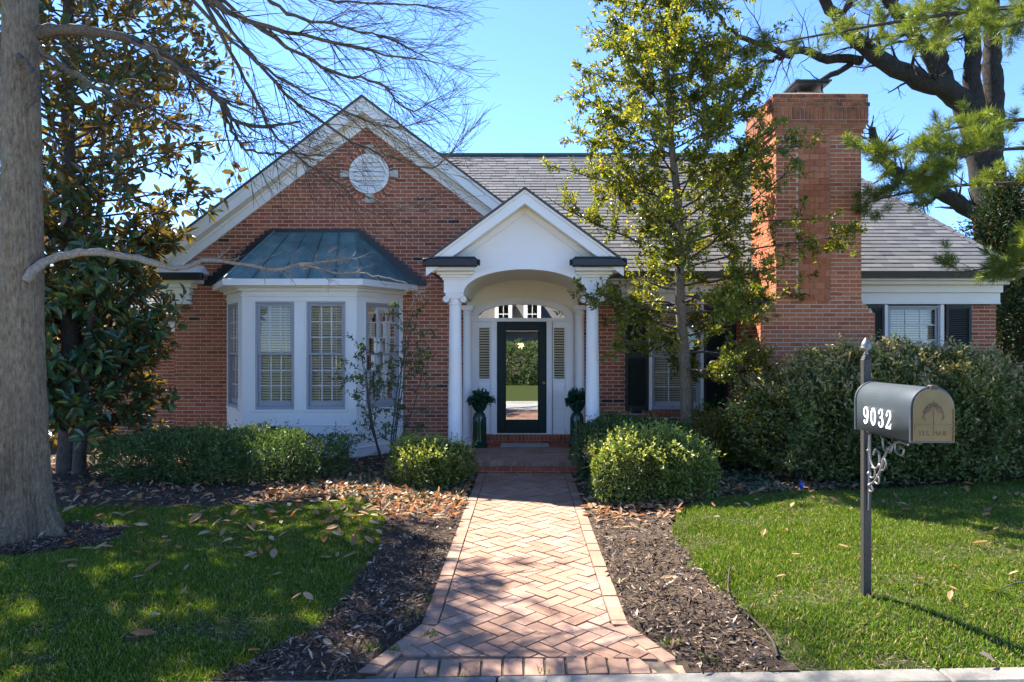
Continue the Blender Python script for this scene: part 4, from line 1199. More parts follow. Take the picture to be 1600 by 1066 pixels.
# ------------------------------------------------------------------ maple with bare branches on the left lawn
def maple():
    rng = np.random.default_rng(11)
    Y0 = 6.8
    base = P(38, 846, Y0)
    root = thing('maple_tree', (base[0], Y0, gz(base[0], Y0)), 'thick grey-barked bare tree rising from the left lawn', 'tree')
    tr = [P(36, 872, Y0), P(37, 842, Y0), P(38, 800, Y0), P(38, 740, Y0), P(37, 620, Y0), P(35, 440, Y0), P(34, 300, Y0), P(33, 150, Y0), P(32, 0, Y0), P(28, -170, Y0+0.1), P(40, -420, Y0+0.2), P(60, -700, Y0+0.3)]
    tp = spline(tr, 60)
    hz = tp[:, 2]
    rad = np.interp(hz, [-0.1, 0.05, 0.25, 0.6, 1.5, 3, 5, 8], [0.36, 0.32, 0.245, 0.205, 0.182, 0.170, 0.148, 0.09])
    NA, NZ = 150, 420
    tp = np.stack([np.interp(np.linspace(0, 59, NZ), np.arange(60), tp[:, k]) for k in range(3)], 1)
    rad = np.interp(np.linspace(0, 59, NZ), np.arange(60), rad)
    V, Q = tube_np(tp, rad, NA)
    Vr = V.reshape(NZ, NA, 3)
    ang = np.linspace(0, 2*np.pi, NA, endpoint=False)[None, :]
    zz = Vr[:, :, 2]
    fl = np.clip(1-zz/0.6, 0, 1)**2
    bump = 1+fl*(0.30*np.sin(5*ang+0.6)+0.14*np.sin(8*ang+2))+0.012*np.sin(9*ang+zz*5)+0.022*np.sin(3*ang+zz*2.3)
    for ak, zk, s_ in ((4.4, 2.95, 0.10), (4.9, 1.75, 0.06), (4.3, 0.9, 0.07), (5.1, 3.75, 0.10), (4.6, 0.55, 0.06), (5.2, 2.3, 0.05)):
        bump += s_*np.exp(-(((ang-ak+np.pi) % (2*np.pi)-np.pi)/0.30)**2-((zz-zk)/0.09)**2)
        bump -= s_*0.7*np.exp(-(((ang-ak+np.pi) % (2*np.pi)-np.pi)/0.10)**2-((zz-zk)/0.03)**2)
    # bark plates: long vertical ridges broken into short pieces
    g = np.random.default_rng(2); rel = 0
    for k in range(26):
        fa = int(g.integers(14, 60)); fz = g.uniform(1.5, 9); rel = rel+np.sin(fa*ang+fz*zz+g.uniform(0, 6)+1.3*np.sin(3.1*zz+g.uniform(0, 6)))
    rel = rel/5+0.35*g.normal(size=(NZ, NA))
    rough = np.interp(zz, [0, 0.8, 1.6, 6], [0.070, 0.042, 0.020, 0.015])
    bump += rough*np.clip(rel, -2, 2)
    Vr[:] = tp[:, None, :]+(Vr-tp[:, None, :])*bump[:, :, None]
    ob_np('trunk', Vr.reshape(-1, 3), Q, MAT['maple_bark'], root, True)
    limbs = []
    def limb(pix, Ys, r0, r1, n=26):
        c = [P(px, py, y) for (px, py), y in zip(pix, np.linspace(Ys[0], Ys[1], len(pix)))]
        p = spline(c, n); p[1:-1] += rng.normal(size=(n-2, 3))*0.009
        limbs.append((p, np.linspace(r0, r1, n)*(1+0.10*rng.normal(size=n).clip(-1, 2))))
        return limbs[-1]
    L1 = limb([(40,60),(75,48),(120,46),(180,54),(240,76),(295,112),(345,160),(365,190),(420,197),(470,190)], (6.8, 7.0), 0.06, 0.010)
    limb([(345,160),(362,205),(390,235),(440,240),(505,242)], (6.95, 7.1), 0.02, 0.005)
    limb([(60,75),(110,112),(170,145),(230,170),(290,205)], (6.75, 6.5), 0.03, 0.008)
    limb([(200,60),(260,95),(320,140),(385,175),(470,200)], (6.8, 6.4), 0.022, 0.005)
    LOW = limb([(40,440),(62,415),(90,402),(150,392),(205,402),(250,414),(285,420),(315,408),(370,412),(430,421),(490,410),(550,404)], (6.65, 7.5), 0.046, 0.012, 40)
    LOW2 = limb([(470,412),(520,425),(570,428),(620,440),(650,452)], (7.4, 7.7), 0.014, 0.004)
    ST = limb([(30,90),(45,105),(55,125),(55,150),(40,170)], (6.62, 6.5), 0.035, 0.022)
    fan = [
        [(40,-260),(140,-180),(240,-70),(330,0),(400,35),(500,62),(590,82),(685,98)],
        [(240,-70),(320,20),(380,80),(440,125),(520,165),(600,200),(655,190)],
        [(300,-25),(370,60),(420,120),(470,165),(540,215),(610,245),(680,262),(720,212)],
        [(260,-90),(370,-40),(470,-5),(560,5),(650,8),(690,12)],
        [(330,-10),(430,60),(520,110),(590,130),(640,172),(690,150)],
        [(280,-60),(350,60),(395,150),(430,210),(480,255),(560,300),(640,330)],
        [(380,-40),(450,20),(540,45),(610,60),(685,102)],
    ]
    for k, pix in enumerate(fan):
        y = (6.8, 6.6+0.25*(k % 4)) if k == 0 else (6.8+0.1*(k % 3), 6.5+0.3*(k % 4))
        limb(pix, y, 0.05 if k == 0 else 0.022, 0.004)
    # limbs over the lawn and the path, above the picture
    over = [((30,-150), (1.9, -1.2, 1.3)), ((30,-200), (-1.8, 0.6, 1.2)), ((30,-330), (1.5, -1.9, 1.6)), ((30,-100), (-1.2, -1.2, 0.9)), ((30,-380), (2.2, 1.7, 1.4)), ((30,-420), (-0.8, 1.6, 1.8))]
    heavy = []
    for (px, py), d in over:
        p0 = P(px, py, 6.85); d = np.array(d, float)
        pts, rr = wander(p0, d, np.linalg.norm(d)*1.5, 0.07, 0.010, 14, rng, 0.10, 0.0, 0.02)
        heavy.append((pts, rr))
    br = [(p, r, 10 if r[0] > 0.02 else 6) for p, r in limbs+heavy if p is not LOW[0] and p is not LOW2[0]]
    tubes_mesh('low_branch', [(LOW[0], LOW[1], 10), (LOW2[0], LOW2[1], 7)], MAT['pale_sunlit_bark'], root)
    tubes_mesh('branches', br, MAT['backlit_limb_bark'], root)
    tw = []
    for p, r in limbs:
        if p is ST[0] or p is LOW[0] or p is LOW2[0]: continue
        n = 10 if p is LOW[0] else 26
        st = 0.62 if p is LOW[0] else 0.25
        twigs(p, r, rng, tw, 2, n, (0.35, 0.95), (0.25, 0.75), 0.45, 0.10, 0.015 if p is not LOW[0] else 0.03, 0, st, 4, (5, 2))
    for p, r in limbs[-7:]:
        twigs(p, r, rng, tw, 2, 16, (0.4, 1.1), (0.2, 0.6), 0.4, 0.10, 0.0, 0.01, 0.3, 4, (5, 2))
    for p, r in heavy:
        twigs(p, r, rng, tw, 2, 16, (0.6, 1.5), (0.3, 0.8), 0.5, 0.12, 0.01, 0, 0.25, 4, (6, 2))
    p, r = LOW
    lt = []
    twigs(p, r, rng, lt, 2, 26, (0.15, 0.45), (0.4, 1.1), 0.45, 0.16, 0.0, 0.0, 0.66, 5, (4, 2))
    twigs(LOW2[0], LOW2[1], rng, lt, 2, 14, (0.15, 0.45), (0.4, 1.1), 0.5, 0.16, 0.0, 0.0, 0.1, 5, (4, 2))
    tag(tubes_mesh('low_twigs', lt, MAT['pale_sunlit_bark'], root), kind='stuff')
    tubes_mesh('twigs', tw, MAT['twig_bark'], root)
    tag(bpy.data.objects['twigs'], kind='stuff')
maple()

# ------------------------------------------------------------------ magnolia behind it
def magnolia():
    rng = np.random.default_rng(5)
    X0, Y0 = -6.75, 10.4
    root = thing('magnolia_tree', (X0, Y0, 0), 'tall dark magnolia with big glossy leaves and rusty undersides', 'tree')
    tp = spline([(X0,Y0,-0.1),(X0+0.05,Y0,1.5),(X0-0.05,Y0+0.1,4),(X0,Y0,7),(X0+0.1,Y0,9.2)], 24)
    br = [(tp, np.linspace(0.17, 0.03, 24), 10), (spline([(X0+0.25,Y0-0.15,-0.1),(X0+0.35,Y0-0.2,1.2),(X0+0.6,Y0-0.3,3.0),(X0+0.7,Y0-0.3,5.0)], 14), np.linspace(0.10, 0.02, 14), 8)]
    ends = []
    for k in range(175):
        z = 0.55+8.6*((k+rng.random())/175)
        env = np.interp(z, [0.3, 1.2, 2.0, 2.3, 2.9, 3.3, 5.0, 7.0, 8.5, 9.4], [0.9, 1.5, 1.6, 1.15, 1.05, 1.9, 2.45, 2.3, 1.7, 0.7])
        a = k*2.39996+rng.uniform(-0.3, 0.3)
        L = env*rng.uniform(0.75, 1.1)
        # keep clear of the house corner
        dx, dy = math.cos(a), math.sin(a)
        p0 = np.array([np.interp(z, tp[:,2], tp[:,0]), np.interp(z, tp[:,2], tp[:,1]), z])
        pts, rr = wander(p0, np.array([dx, dy, 0.22]), L, 0.035*(1-z/13), 0.006, 7, rng, 0.13, 0.0, 0.03)
        if pts[-1][1] > 12.2: 
            pts[:, 1] = Y0+(pts[:, 1]-Y0)*0.75
        br.append((pts, rr, 5))
        for i in range(2, 7): ends.append((pts[i], pts[i]-pts[i-1]))
        for q in range(6):
            i = rng.integers(2, 6)
            d = (pts[i+1]-pts[i]); d = d/np.linalg.norm(d)+rng.normal(size=3)*0.75
            tp2, r2_ = wander(pts[i], d, rng.uniform(0.3, 0.75), 0.008, 0.004, 4, rng, 0.15)
            br.append((tp2, r2_, 4)); ends.append((tp2[-1], tp2[-1]-tp2[-2])); ends.append((tp2[2], tp2[2]-tp2[1]))
    tubes_mesh('trunk', br, MAT['dark_bark'], root)
    pts, dirs, nrm = [], [], []
    for p, d in ends:
        d = d/np.linalg.norm(d)
        k = rng.integers(7, 13) if p[2] < 4.2 else rng.integers(3, 8)
        o = rand_dir(k, rng); dd = unit(d[None]*0.55+o*0.9)
        pts.append(p[None]+o*0.03+d[None]*rng.uniform(-0.08, 0.05, (k,1))); dirs.append(dd)
        outw = np.array([p[0]-X0, p[1]-Y0, 0.0]); outw /= np.linalg.norm(outw)+1e-6
        nrm.append(unit(np.array([[0,0,0.8]])+rng.normal(size=(k,3))*0.45+outw[None]*(0.9 if p[2] < 3.6 else 0.15)))
    pts, dirs, nrm = (np.concatenate(a) for a in (pts, dirs, nrm))
    ok = pts[:, 2] > 0.35
    pts, dirs, nrm = pts[ok], dirs[ok], nrm[ok]
    L = rng.uniform(0.12, 0.22, len(pts)); W = L*rng.uniform(0.36, 0.46, len(pts))
    # the leaves that show largest become parts of their own
    vis = (pts[:, 1] < 9.6) & (pts[:, 0] > -6.6) & (pts[:, 2] < 4.5)
    near = np.argsort(np.where(vis, pts[:, 1], 99))[:300]
    mask = np.ones(len(pts), bool); mask[near] = False
    o = leaves('crown', pts[mask], dirs[mask], nrm[mask], L[mask], W[mask], MAT['magnolia_leaf'], root, 0.12, 0.12, True)
    tag(o, kind='stuff')
    me = leaves('leaf', np.zeros((1,3)), np.array([[1.0,0,0]]), np.array([[0,0,1.0]]), 1.0, 0.42, MAT['magnolia_leaf'], root, 0.12, 0.12, True)
    mesh = me.data; bpy.data.objects.remove(me)
    for k in near:
        d = unit(dirs[k]); n = unit(nrm[k]-d*np.dot(nrm[k], d)); s = np.cross(n, d)
        M4 = Matrix([[d[0],s[0],n[0],pts[k][0]],[d[1],s[1],n[1],pts[k][1]],[d[2],s[2],n[2],pts[k][2]],[0,0,0,1]]) @ Matrix.Scale(L[k], 4)
        place(bpy.data.objects.new('leaf', mesh), root, M4)
magnolia()

# ------------------------------------------------------------------ holly tree by the right window
def holly():
    rng = np.random.default_rng(21)
    X0, Y0 = 2.56, 11.0
    root = thing('holly_tree', (X0, Y0, 0), 'slender evergreen tree with sunlit yellow-green leaves in front of the window', 'tree')
    tp = spline([(X0,Y0,-0.1),(X0-0.02,Y0,0.6),(X0-0.04,Y0+0.02,1.4),(X0-0.13,Y0,2.6),(X0-0.16,Y0-0.02,4.0),(X0-0.30,Y0,5.4),(X0-0.34,Y0,7.0),(X0-0.30,Y0,8.6)], 40)
    tr = np.interp(tp[:,2], [-0.1, 0.4, 1.5, 4, 7, 8.6], [0.135, 0.11, 0.09, 0.065, 0.03, 0.01])
    tubes_mesh('trunk', [(tp, tr, 16)], MAT['maple_bark'], root)
    br, tips = [], []
    N = 96
    for k in range(N):
        z = 1.35+7.1*((k+rng.random())/N)**0.95
        env = np.interp(z, [1.0, 1.7, 2.5, 3.5, 4.8, 5.6, 6.2, 7.2, 8.5], [1.1, 1.75, 2.35, 2.4, 2.1, 2.0, 1.55, 1.3, 0.6])
        a = k*2.39996+rng.uniform(-0.4, 0.4)
        dx, dy = math.cos(a), math.sin(a)
        L = env*rng.uniform(0.65, 1.08)
        if dy > 0: L *= (1-0.42*dy) if z < 4.5 else 1
        if z < 1.9 and dx < 0.1: continue
        p0 = np.array([np.interp(z, tp[:,2], tp[:,0]), np.interp(z, tp[:,2], tp[:,1]), z])
        pts, rr = wander(p0, np.array([dx, dy, 0.35 if z > 3 else 0.12]), L, 0.026*(1-z/14), 0.005, 8, rng, 0.12, 0.01, 0.0)
        br.append((pts, rr, 5))
        nsub = int(6+5*L)
        for q in range(nsub):
            f = rng.uniform(0.28, 1.0); i = min(int(f*7), 6)
            td = pts[i+1]-pts[i]; td /= np.linalg.norm(td)
            d = td*0.8+rng.normal(size=3)*np.array([0.8, 0.8, 0.5])
            s, r2_ = wander(pts[i], d, rng.uniform(0.22, 0.62), 0.008, 0.003, 5, rng, 0.2, 0.0, 0.05)
            br.append((s, r2_, 3))
            tips.append((s[1:], 22))
            for _ in range(2):
                j = rng.integers(1, 4)
                d2 = (s[j+1]-s[j]); d2 = d2/np.linalg.norm(d2)+rng.normal(size=3)*0.7
                s2, r3 = wander(s[j], d2, rng.uniform(0.12, 0.30), 0.004, 0.002, 4, rng, 0.2)
                br.append((s2, r3, 3)); tips.append((s2, 24))
    tubes_mesh('branches', br, MAT['dark_bark'], root)
    pts, dirs, nrm = [], [], []
    for s, k in tips:
        k = max(3, int(k*rng.uniform(0.5, 1.3)))
        i = rng.integers(0, len(s)-1, k); f = rng.random((k, 1))
        base = s[i]*(1-f)+s[i+1]*f
        td = unit(s[i+1]-s[i]); o = rand_dir(k, rng)
        pts.append(base+o*0.012); dirs.append(unit(td*0.6+o)); nrm.append(unit(np.array([[0,0,0.8]])+rng.normal(size=(k,3))*0.7))
    pts, dirs, nrm = (np.concatenate(a) for a in (pts, dirs, nrm))
    L = rng.uniform(0.05, 0.088, len(pts))
    tag(leaves('crown', pts, dirs, nrm, L, L*0.46, MAT['holly_leaf'], root, 0.15, 0.1), kind='stuff')
    print('holly leaves', len(pts))
holly()

# ------------------------------------------------------------------ young shrub in front of the bay
def sapling():
    rng = np.random.default_rng(3)
    X0, Y0 = -2.10, 10.75
    root = thing('young_holly', (X0, Y0, 0.0), 'thin airy young shrub with sparse leaves in front of the bay window', 'shrub')
    br, tips = [], []
    stems = []
    for k in range(7):
        a = rng.uniform(0, 6.28); lean = rng.uniform(0.05, 0.28)
        pts, rr = wander(np.array([X0+0.06*math.cos(a), Y0+0.06*math.sin(a), -0.03]), np.array([math.cos(a)*lean, math.sin(a)*lean*0.8, 1]), rng.uniform(1.6, 2.9), 0.014, 0.003, 12, rng, 0.06)
        br.append((pts, rr, 6))
        for q in range(11):
            i = rng.integers(3, 11)
            d = np.array([rng.normal(), rng.normal()*0.6, 0.35])
            s, r2_ = wander(pts[i], d, rng.uniform(0.2, 0.62), 0.005, 0.002, 5, rng, 0.2)
            br.append((s, r2_, 3)); tips.append((s[1:], 20))
            if rng.random() < 0.6:
                s2, r3 = wander(s[3], s[4]-s[3]+rng.normal(size=3)*0.12, 0.2, 0.003, 0.0015, 4, rng, 0.2)
                br.append((s2, r3, 3)); tips.append((s2, 16))
    tubes_mesh('stems', br, MAT['dark_bark'], root)
    pts, dirs, nrm = [], [], []
    for s, k in tips:
        k = max(2, int(k*rng.uniform(0.4, 1.2)))
        i = rng.integers(0, len(s)-1, k); f = rng.random((k, 1))
        td = unit(s[i+1]-s[i]); o = rand_dir(k, rng)
        pts.append(s[i]*(1-f)+s[i+1]*f); dirs.append(unit(td*0.7+o)); nrm.append(unit(np.array([[0,0,0.8]])+rng.normal(size=(k,3))*0.6))
    pts, dirs, nrm = (np.concatenate(a) for a in (pts, dirs, nrm))
    L = rng.uniform(0.045, 0.08, len(pts))
    tag(leaves('foliage', pts, dirs, nrm, L, L*0.45, MAT['sapling_leaf'], root), kind='stuff')
sapling()

# ------------------------------------------------------------------ clipped shrubs
leafmat('hedge_pale_sunlit_tip', [(0.0, (0.20,0.22,0.07)), (0.5, (0.36,0.32,0.15)), (1.0, (0.52,0.42,0.25))], 0.35, 0.45, 0.4, (1.2,1.05,0.5))  # tan leaf tips; their paleness also stands in for sun on the top
leafmat('boxwood_pale_sunlit_tip', [(0.0, (0.20,0.27,0.055)), (0.5, (0.32,0.37,0.08)), (1.0, (0.46,0.46,0.14))], 0.4, 0.4, 0.4, (1.2,1.1,0.4))  # yellow-green new growth, coloured brighter to stand in for a sunlit top
def shrub(name, c, size, n, leafL, mat, label, cat='shrub', p=3.2, seed=1, asp=0.45, lump=0.10, z0=0.0, depth=0.55, up=0.5, plan=None, sprigs=0.02, tip=None):
    """leaf-filled rounded block; c = ground centre, size = half width, half depth, height"""
    rng = np.random.default_rng(seed)
    a, b, h = size
    root = thing(name, (c[0], c[1], float(gz(c[0], c[1]))), label, cat)
    v = rng.normal(size=(n, 3)); v[:, 2] += 0.25
    rr = (np.abs(v[:,0])**p+np.abs(v[:,1])**p+np.abs(v[:,2])**p)**(1/p)
    s = v/rr[:, None]                                        # on the unit superquadric
    # spread points evenly over long shapes
    s = np.where(rng.random((n,1)) < 0.5, s, s)
    q = s.copy()
    top = rng.random(n) < 0.62
    q[top, 0] = np.clip(rng.uniform(-1, 1, top.sum()), -1, 1)
    cap = (1-np.abs(q[:,0])**p)**(1/p)
    w2 = (np.abs(s[:,1])**p+np.abs(s[:,2])**p)**(1/p)+1e-6
    q[top, 1] = (s[:,1]/w2*cap)[top]; q[top, 2] = (s[:,2]/w2*cap)[top]
    x, y, z = q[:,0]*a, q[:,1]*b, q[:,2]*h*0.5
    f = 4.5
    lm = 1+lump*(np.sin(f*x*1.3+seed)*np.sin(f*y+1.7*seed)+0.7*np.sin(2.3*f*x+z*5)*np.sin(1.9*f*z+seed)+0.5*np.sin(5*f*(x+y)))
    t = (1-depth*rng.random(n)**2.2)*lm
    pts = np.stack([x*t, y*t, z*t*1.1+h*0.45], -1)
    if plan: pts[:, 1] += plan(pts[:, 0])
    ok = pts[:, 2] > max(z0, 0.03)
    nr = unit(np.stack([q[:,0]**3/a, q[:,1]**3/b, q[:,2]**3/(h*0.5)], -1))
    pts, nr = pts[ok], nr[ok]; m = len(pts)
    pts += np.array([c[0], c[1], float(gz(c[0], c[1]))])
    o = rand_dir(m, rng)
    d = unit(nr*0.75+o*0.8+np.array([0,0,up*0.6])); nn = unit(nr*0.5+np.array([0,0,up])+rng.normal(size=(m,3))*0.6)
    L = leafL*rng.uniform(0.65, 1.25, m)
    tag(leaves('foliage', pts-d*L[:,None]*0.5, d, nn, L, L*asp, MAT[mat], root, 0.12, 0.08), kind='stuff')
    # stray shoots beyond the clipped outline
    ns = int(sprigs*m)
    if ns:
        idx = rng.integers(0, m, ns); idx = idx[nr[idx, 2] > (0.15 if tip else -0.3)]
        sp, sd, sn = [], [], []
        for q_ in idx:
            d0 = unit(nr[q_]*0.7+np.array([0, 0, 0.6])+rng.normal(size=3)*0.45); ln = rng.uniform(0.05, 0.16)*min(1.4, h+0.4); k_ = rng.integers(5, 11)
            f_ = np.linspace(0.1, 1, k_)[:, None]
            sp.append(pts[q_]+d0*ln*f_); sd.append(unit(d0*0.6+rand_dir(k_, rng))); sn.append(unit(np.array([[0,0,1.0]])+rng.normal(size=(k_,3))*0.6))
        sp, sd, sn = (np.concatenate(v_) for v_ in (sp, sd, sn))
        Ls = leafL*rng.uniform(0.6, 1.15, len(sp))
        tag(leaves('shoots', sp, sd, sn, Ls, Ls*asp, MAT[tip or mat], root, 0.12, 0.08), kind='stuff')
    br = []
    for k in range(int(10+18*a)):
        bx_, by_ = c[0]+rng.uniform(-0.75, 0.75)*a, c[1]+rng.uniform(-0.5, 0.5)*b
        e = np.array([bx_+rng.normal()*0.15, by_+rng.normal()*0.15-0.2*b, h*rng.uniform(0.6, 0.95)])
        s0 = np.array([bx_, by_, float(gz(bx_, by_))-0.02])
        pp = spline([s0, (s0+e)/2+rng.normal(size=3)*0.06, e], 7)
        br.append((pp, np.linspace(0.014, 0.004, 7), 5))
        twigs(pp, np.linspace(0.014, 0.004, 7), rng, br, 1, 5, (0.15, 0.4), (0.3, 0.9), 0.5)
    tubes_mesh('stems', br, MAT['dark_bark'], root)
    return root
shrub('yew_hedge', (-4.22, 9.95), (1.72, 0.62, 0.72), 34000, 0.055, 'yew_needle', 'low dark clipped evergreen hedge under the bay window', 'hedge', 2.7, 2, 0.30, 0.12)
shrub('boxwood', (-1.30, 9.55), (0.55, 0.50, 0.62), 14000, 0.050, 'boxwood_leaf', 'small rounded green shrub at the end of the walkway beside the bay', 'shrub', 2.3, 4, 0.45, 0.15, sprigs=0.05, tip='boxwood_pale_sunlit_tip')
shrub('yew', (1.52, 10.15), (0.88, 0.42, 0.86), 18000, 0.050, 'yew_needle', 'dark clipped shrub in front of the porch column and brick wall', 'shrub', 2.6, 6, 0.36, 0.11)
shrub('boxwood', (1.52, 8.62), (0.76, 0.55, 0.76), 25000, 0.050, 'boxwood_leaf', 'bright yellow-green clipped shrub right of the walkway', 'shrub', 3.1, 8, 0.48, 0.11, sprigs=0.08, tip='boxwood_pale_sunlit_tip')
shrub('hedge', (5.22, 10.0), (2.05, 1.0, 1.80), 74000, 0.078, 'hedge_leaf', 'tall rounded hedge with pale leaf tips behind the mailbox', 'hedge', 2.35, 10, 0.40, 0.10, 0.10, sprigs=0.06, tip='hedge_pale_sunlit_tip')
shrub('hedge', (8.2, 10.3), (1.45, 0.85, 1.36), 26000, 0.075, 'hedge_leaf', 'bush at the far end of the tall hedge near the right edge', 'shrub', 2.2, 12, 0.42, 0.12)
shrub('low_shrub', (3.15, 10.6), (0.65, 0.45, 0.95), 5200, 0.06, 'holly_leaf', 'loose low shrub between the downspout and the tall hedge', 'shrub', 2.2, 14, 0.45, 0.2, 0.1, 0.9)

# ------------------------------------------------------------------ pine with long needles at the right
def pine():
    rng = np.random.default_rng(31)
    X0, Y0 = 9.4, 9.6
    root = thing('pine_tree', (X0, Y0, 0), 'pine with long bright green needles reaching in from the right edge', 'tree')
    tp = spline([(X0,Y0,-0.1),(X0,Y0,4),(X0+0.1,Y0,9),(X0,Y0,11)], 20)
    tubes_mesh('trunk', [(tp, np.linspace(0.2, 0.06, 20), 12)], MAT['oak_bark'], root)
    bo = [
        ([(9.4,9.6,4.6),(8.2,9.7,5.0),(7.0,9.8,5.05),(6.0,9.9,4.95),(5.0,10.0,4.55)], 30),
        ([(9.4,9.6,4.2),(8.0,9.4,4.6),(7.0,9.4,4.55),(6.2,9.4,4.5),(5.6,9.4,4.35)], 24),
        ([(9.4,9.6,3.9),(8.4,10.4,4.2),(7.2,10.8,4.4),(6.0,11.0,4.3),(5.2,11.0,4.1)], 22),
        ([(9.4,9.6,2.9),(8.2,10.2,3.1),(7.3,10.4,3.1),(6.5,10.5,3.0)], 18),
        ([(9.4,9.6,3.0),(8.3,9.8,3.4),(7.5,9.8,3.5),(6.9,9.8,3.35)], 14),
        ([(9.4,9.6,6.4),(8.2,9.9,6.7),(7.0,10.2,6.8),(5.8,10.3,6.7),(4.4,10.4,6.5),(3.6,10.4,6.35)], 30),
        ([(9.4,9.6,6.0),(8.2,9.4,6.3),(7.2,9.4,6.35),(6.4,9.4,6.15)], 18),
        ([(9.4,9.6,6.9),(8.2,10.6,7.0),(6.6,11.0,6.9),(5.4,11.2,6.75)], 20),
        ([(9.4,9.6,5.3),(8.6,9.4,5.7),(7.8,9.4,5.8),(7.2,9.4,5.7)], 14),
        ([(9.4,9.6,3.6),(8.6,9.0,3.8),(8.0,8.8,3.9),(7.3,8.8,3.7)], 12),
        ([(9.4,9.6,7.6),(8.0,9.4,7.9),(6.6,9.4,7.8),(5.6,9.4,7.6)], 16), ([(9.4,9.6,8.2),(10.4,9.9,8.4),(11.4,10,8.2)], 12), ([(9.4,9.6,5.0),(10.4,9.2,5.2),(11.4,9.2,5.1)], 12),
    ]
    br, tips = [], []
    for c, n in bo:
        p = spline(c, 18); r = np.linspace(0.05, 0.008, 18)
        br.append((p, r, 7))
        sub = []
        twigs(p, r, rng, sub, 2, n, (0.35, 0.85), (0.35, 0.85), 0.4, 0.08, 0.03, 0, 0.22, 4, (3, 2), 0.45)
        br += sub
        for s in sub+[(p[14:], None, 0)]:
            pp = s[0]
            for j in range(len(pp)//2, len(pp)): tips.append((pp[j], pp[j]-pp[j-1]))
    tubes_mesh('boughs', br, MAT['dark_bark'], root)
    pts, dirs = [], []
    for p, d in tips:
        d = d/np.linalg.norm(d); k = rng.integers(32, 46)
        dd = unit(d[None]*0.75+rand_dir(k, rng)*0.85+np.array([[0,0,0.18]]))
        pts.append(np.repeat(p[None], k, 0)+dd*0.005); dirs.append(dd)
    pts, dirs = np.concatenate(pts), np.concatenate(dirs)
    print('needles', len(pts))
    L = rng.uniform(0.09, 0.16, len(pts))
    tag(leaves('needles', pts, dirs, rand_dir(len(pts), rng), L, 0.0056, MAT['pine_needle'], root, 0.0, 0.06), kind='stuff')
pine()

# ------------------------------------------------------------------ bare oak behind the house
def oak():
    rng = np.random.default_rng(41)
    Y0 = 21.0
    b0 = P(1568, 600, Y0)
    root = thing('oak_tree', (b0[0], Y0, 0), 'massive bare dark tree with spreading limbs behind the chimney', 'tree')
    limbs = []
    def limb(pix, dy, r0, r1, n=24):
        c = [P(px, py, y) for (px, py), y in zip(pix, np.linspace(Y0, Y0+dy, len(pix)))]
        p = spline(c, n); p[1:-1] += rng.normal(size=(n-2, 3))*0.03
        limbs.append((p, np.linspace(r0, r1, n)))
    limb([(1572,760),(1568,600),(1562,480),(1556,380),(1545,290),(1530,210),(1512,160)], 0, 0.60, 0.42)
    limb([(1545,290),(1550,200),(1552,120),(1550,50),(1556,-60)], 0.3, 0.34, 0.20)
    limb([(1530,220),(1520,140),(1520,60),(1528,-40)], -0.3, 0.28, 0.18)
    limb([(1512,165),(1480,140),(1440,128),(1385,98),(1335,62),(1308,30),(1282,-10),(1268,-60)], -1.5, 0.34, 0.10)
    limb([(1480,140),(1470,80),(1474,20),(1482,-60)], 0.4, 0.22, 0.14)
    limb([(1470,125),(1440,70),(1405,25),(1375,-20),(1350,-70)], -0.8, 0.22, 0.10)
    limb([(1345,95),(1290,92),(1255,78),(1225,82),(1195,72),(1160,62),(1128,35),(1100,-5)], -2.0, 0.14, 0.04)
    limb([(1250,78),(1215,92),(1190,98),(1150,120),(1110,130)], -1, 0.07, 0.02)
    limb([(1330,100),(1280,130),(1200,180),(1160,178),(1100,172),(1060,160)], -2.5, 0.09, 0.03)
    limb([(1556,370),(1520,330),(1470,300),(1425,280),(1392,262),(1372,232),(1362,200)], -1.0, 0.26, 0.10)
    limb([(1550,350),(1575,310),(1592,285),(1640,268)], -1.0, 0.24, 0.12)
    limb([(1556,400),(1590,360),(1620,330),(1660,250)], 1.0, 0.30, 0.15)
    limb([(1308,30),(1330,0),(1345,-40)], 0.5, 0.10, 0.05); limb([(1370,90),(1378,40),(1400,0),(1410,-50)], 0.5, 0.08, 0.03)
    limb([(1475,300),(1440,318),(1410,320)], -0.6, 0.08, 0.03)
    limb([(1556,-60),(1560,-200),(1600,-330)], 1, 0.2, 0.05); limb([(1268,-60),(1230,-140),(1150,-220)], -1, 0.1, 0.03); limb([(1528,-40),(1500,-180),(1440,-300)], 1, 0.18, 0.05)
    tubes_mesh('trunk', [(p, r, 14 if r[0] > 0.2 else 9) for p, r in limbs], MAT['oak_bark'], root)
    tw = []
    for p, r in limbs[3:]:
        twigs(p, r, rng, tw, 3, 22, (0.6, 1.9), (0.45, 1.2), 0.30, 0.2, 0.02, 0, 0.12, 5, (4, 3))
    for p, r in limbs[:3]:
        twigs(p, r, rng, tw, 2, 30, (0.4, 1.2), (0.5, 1.3), 0.06, 0.25, 0.0, 0.02, 0.2, 4, (4, 2))
    tag(tubes_mesh('twigs', tw, MAT['oak_bark'], root), kind='stuff')
oak()

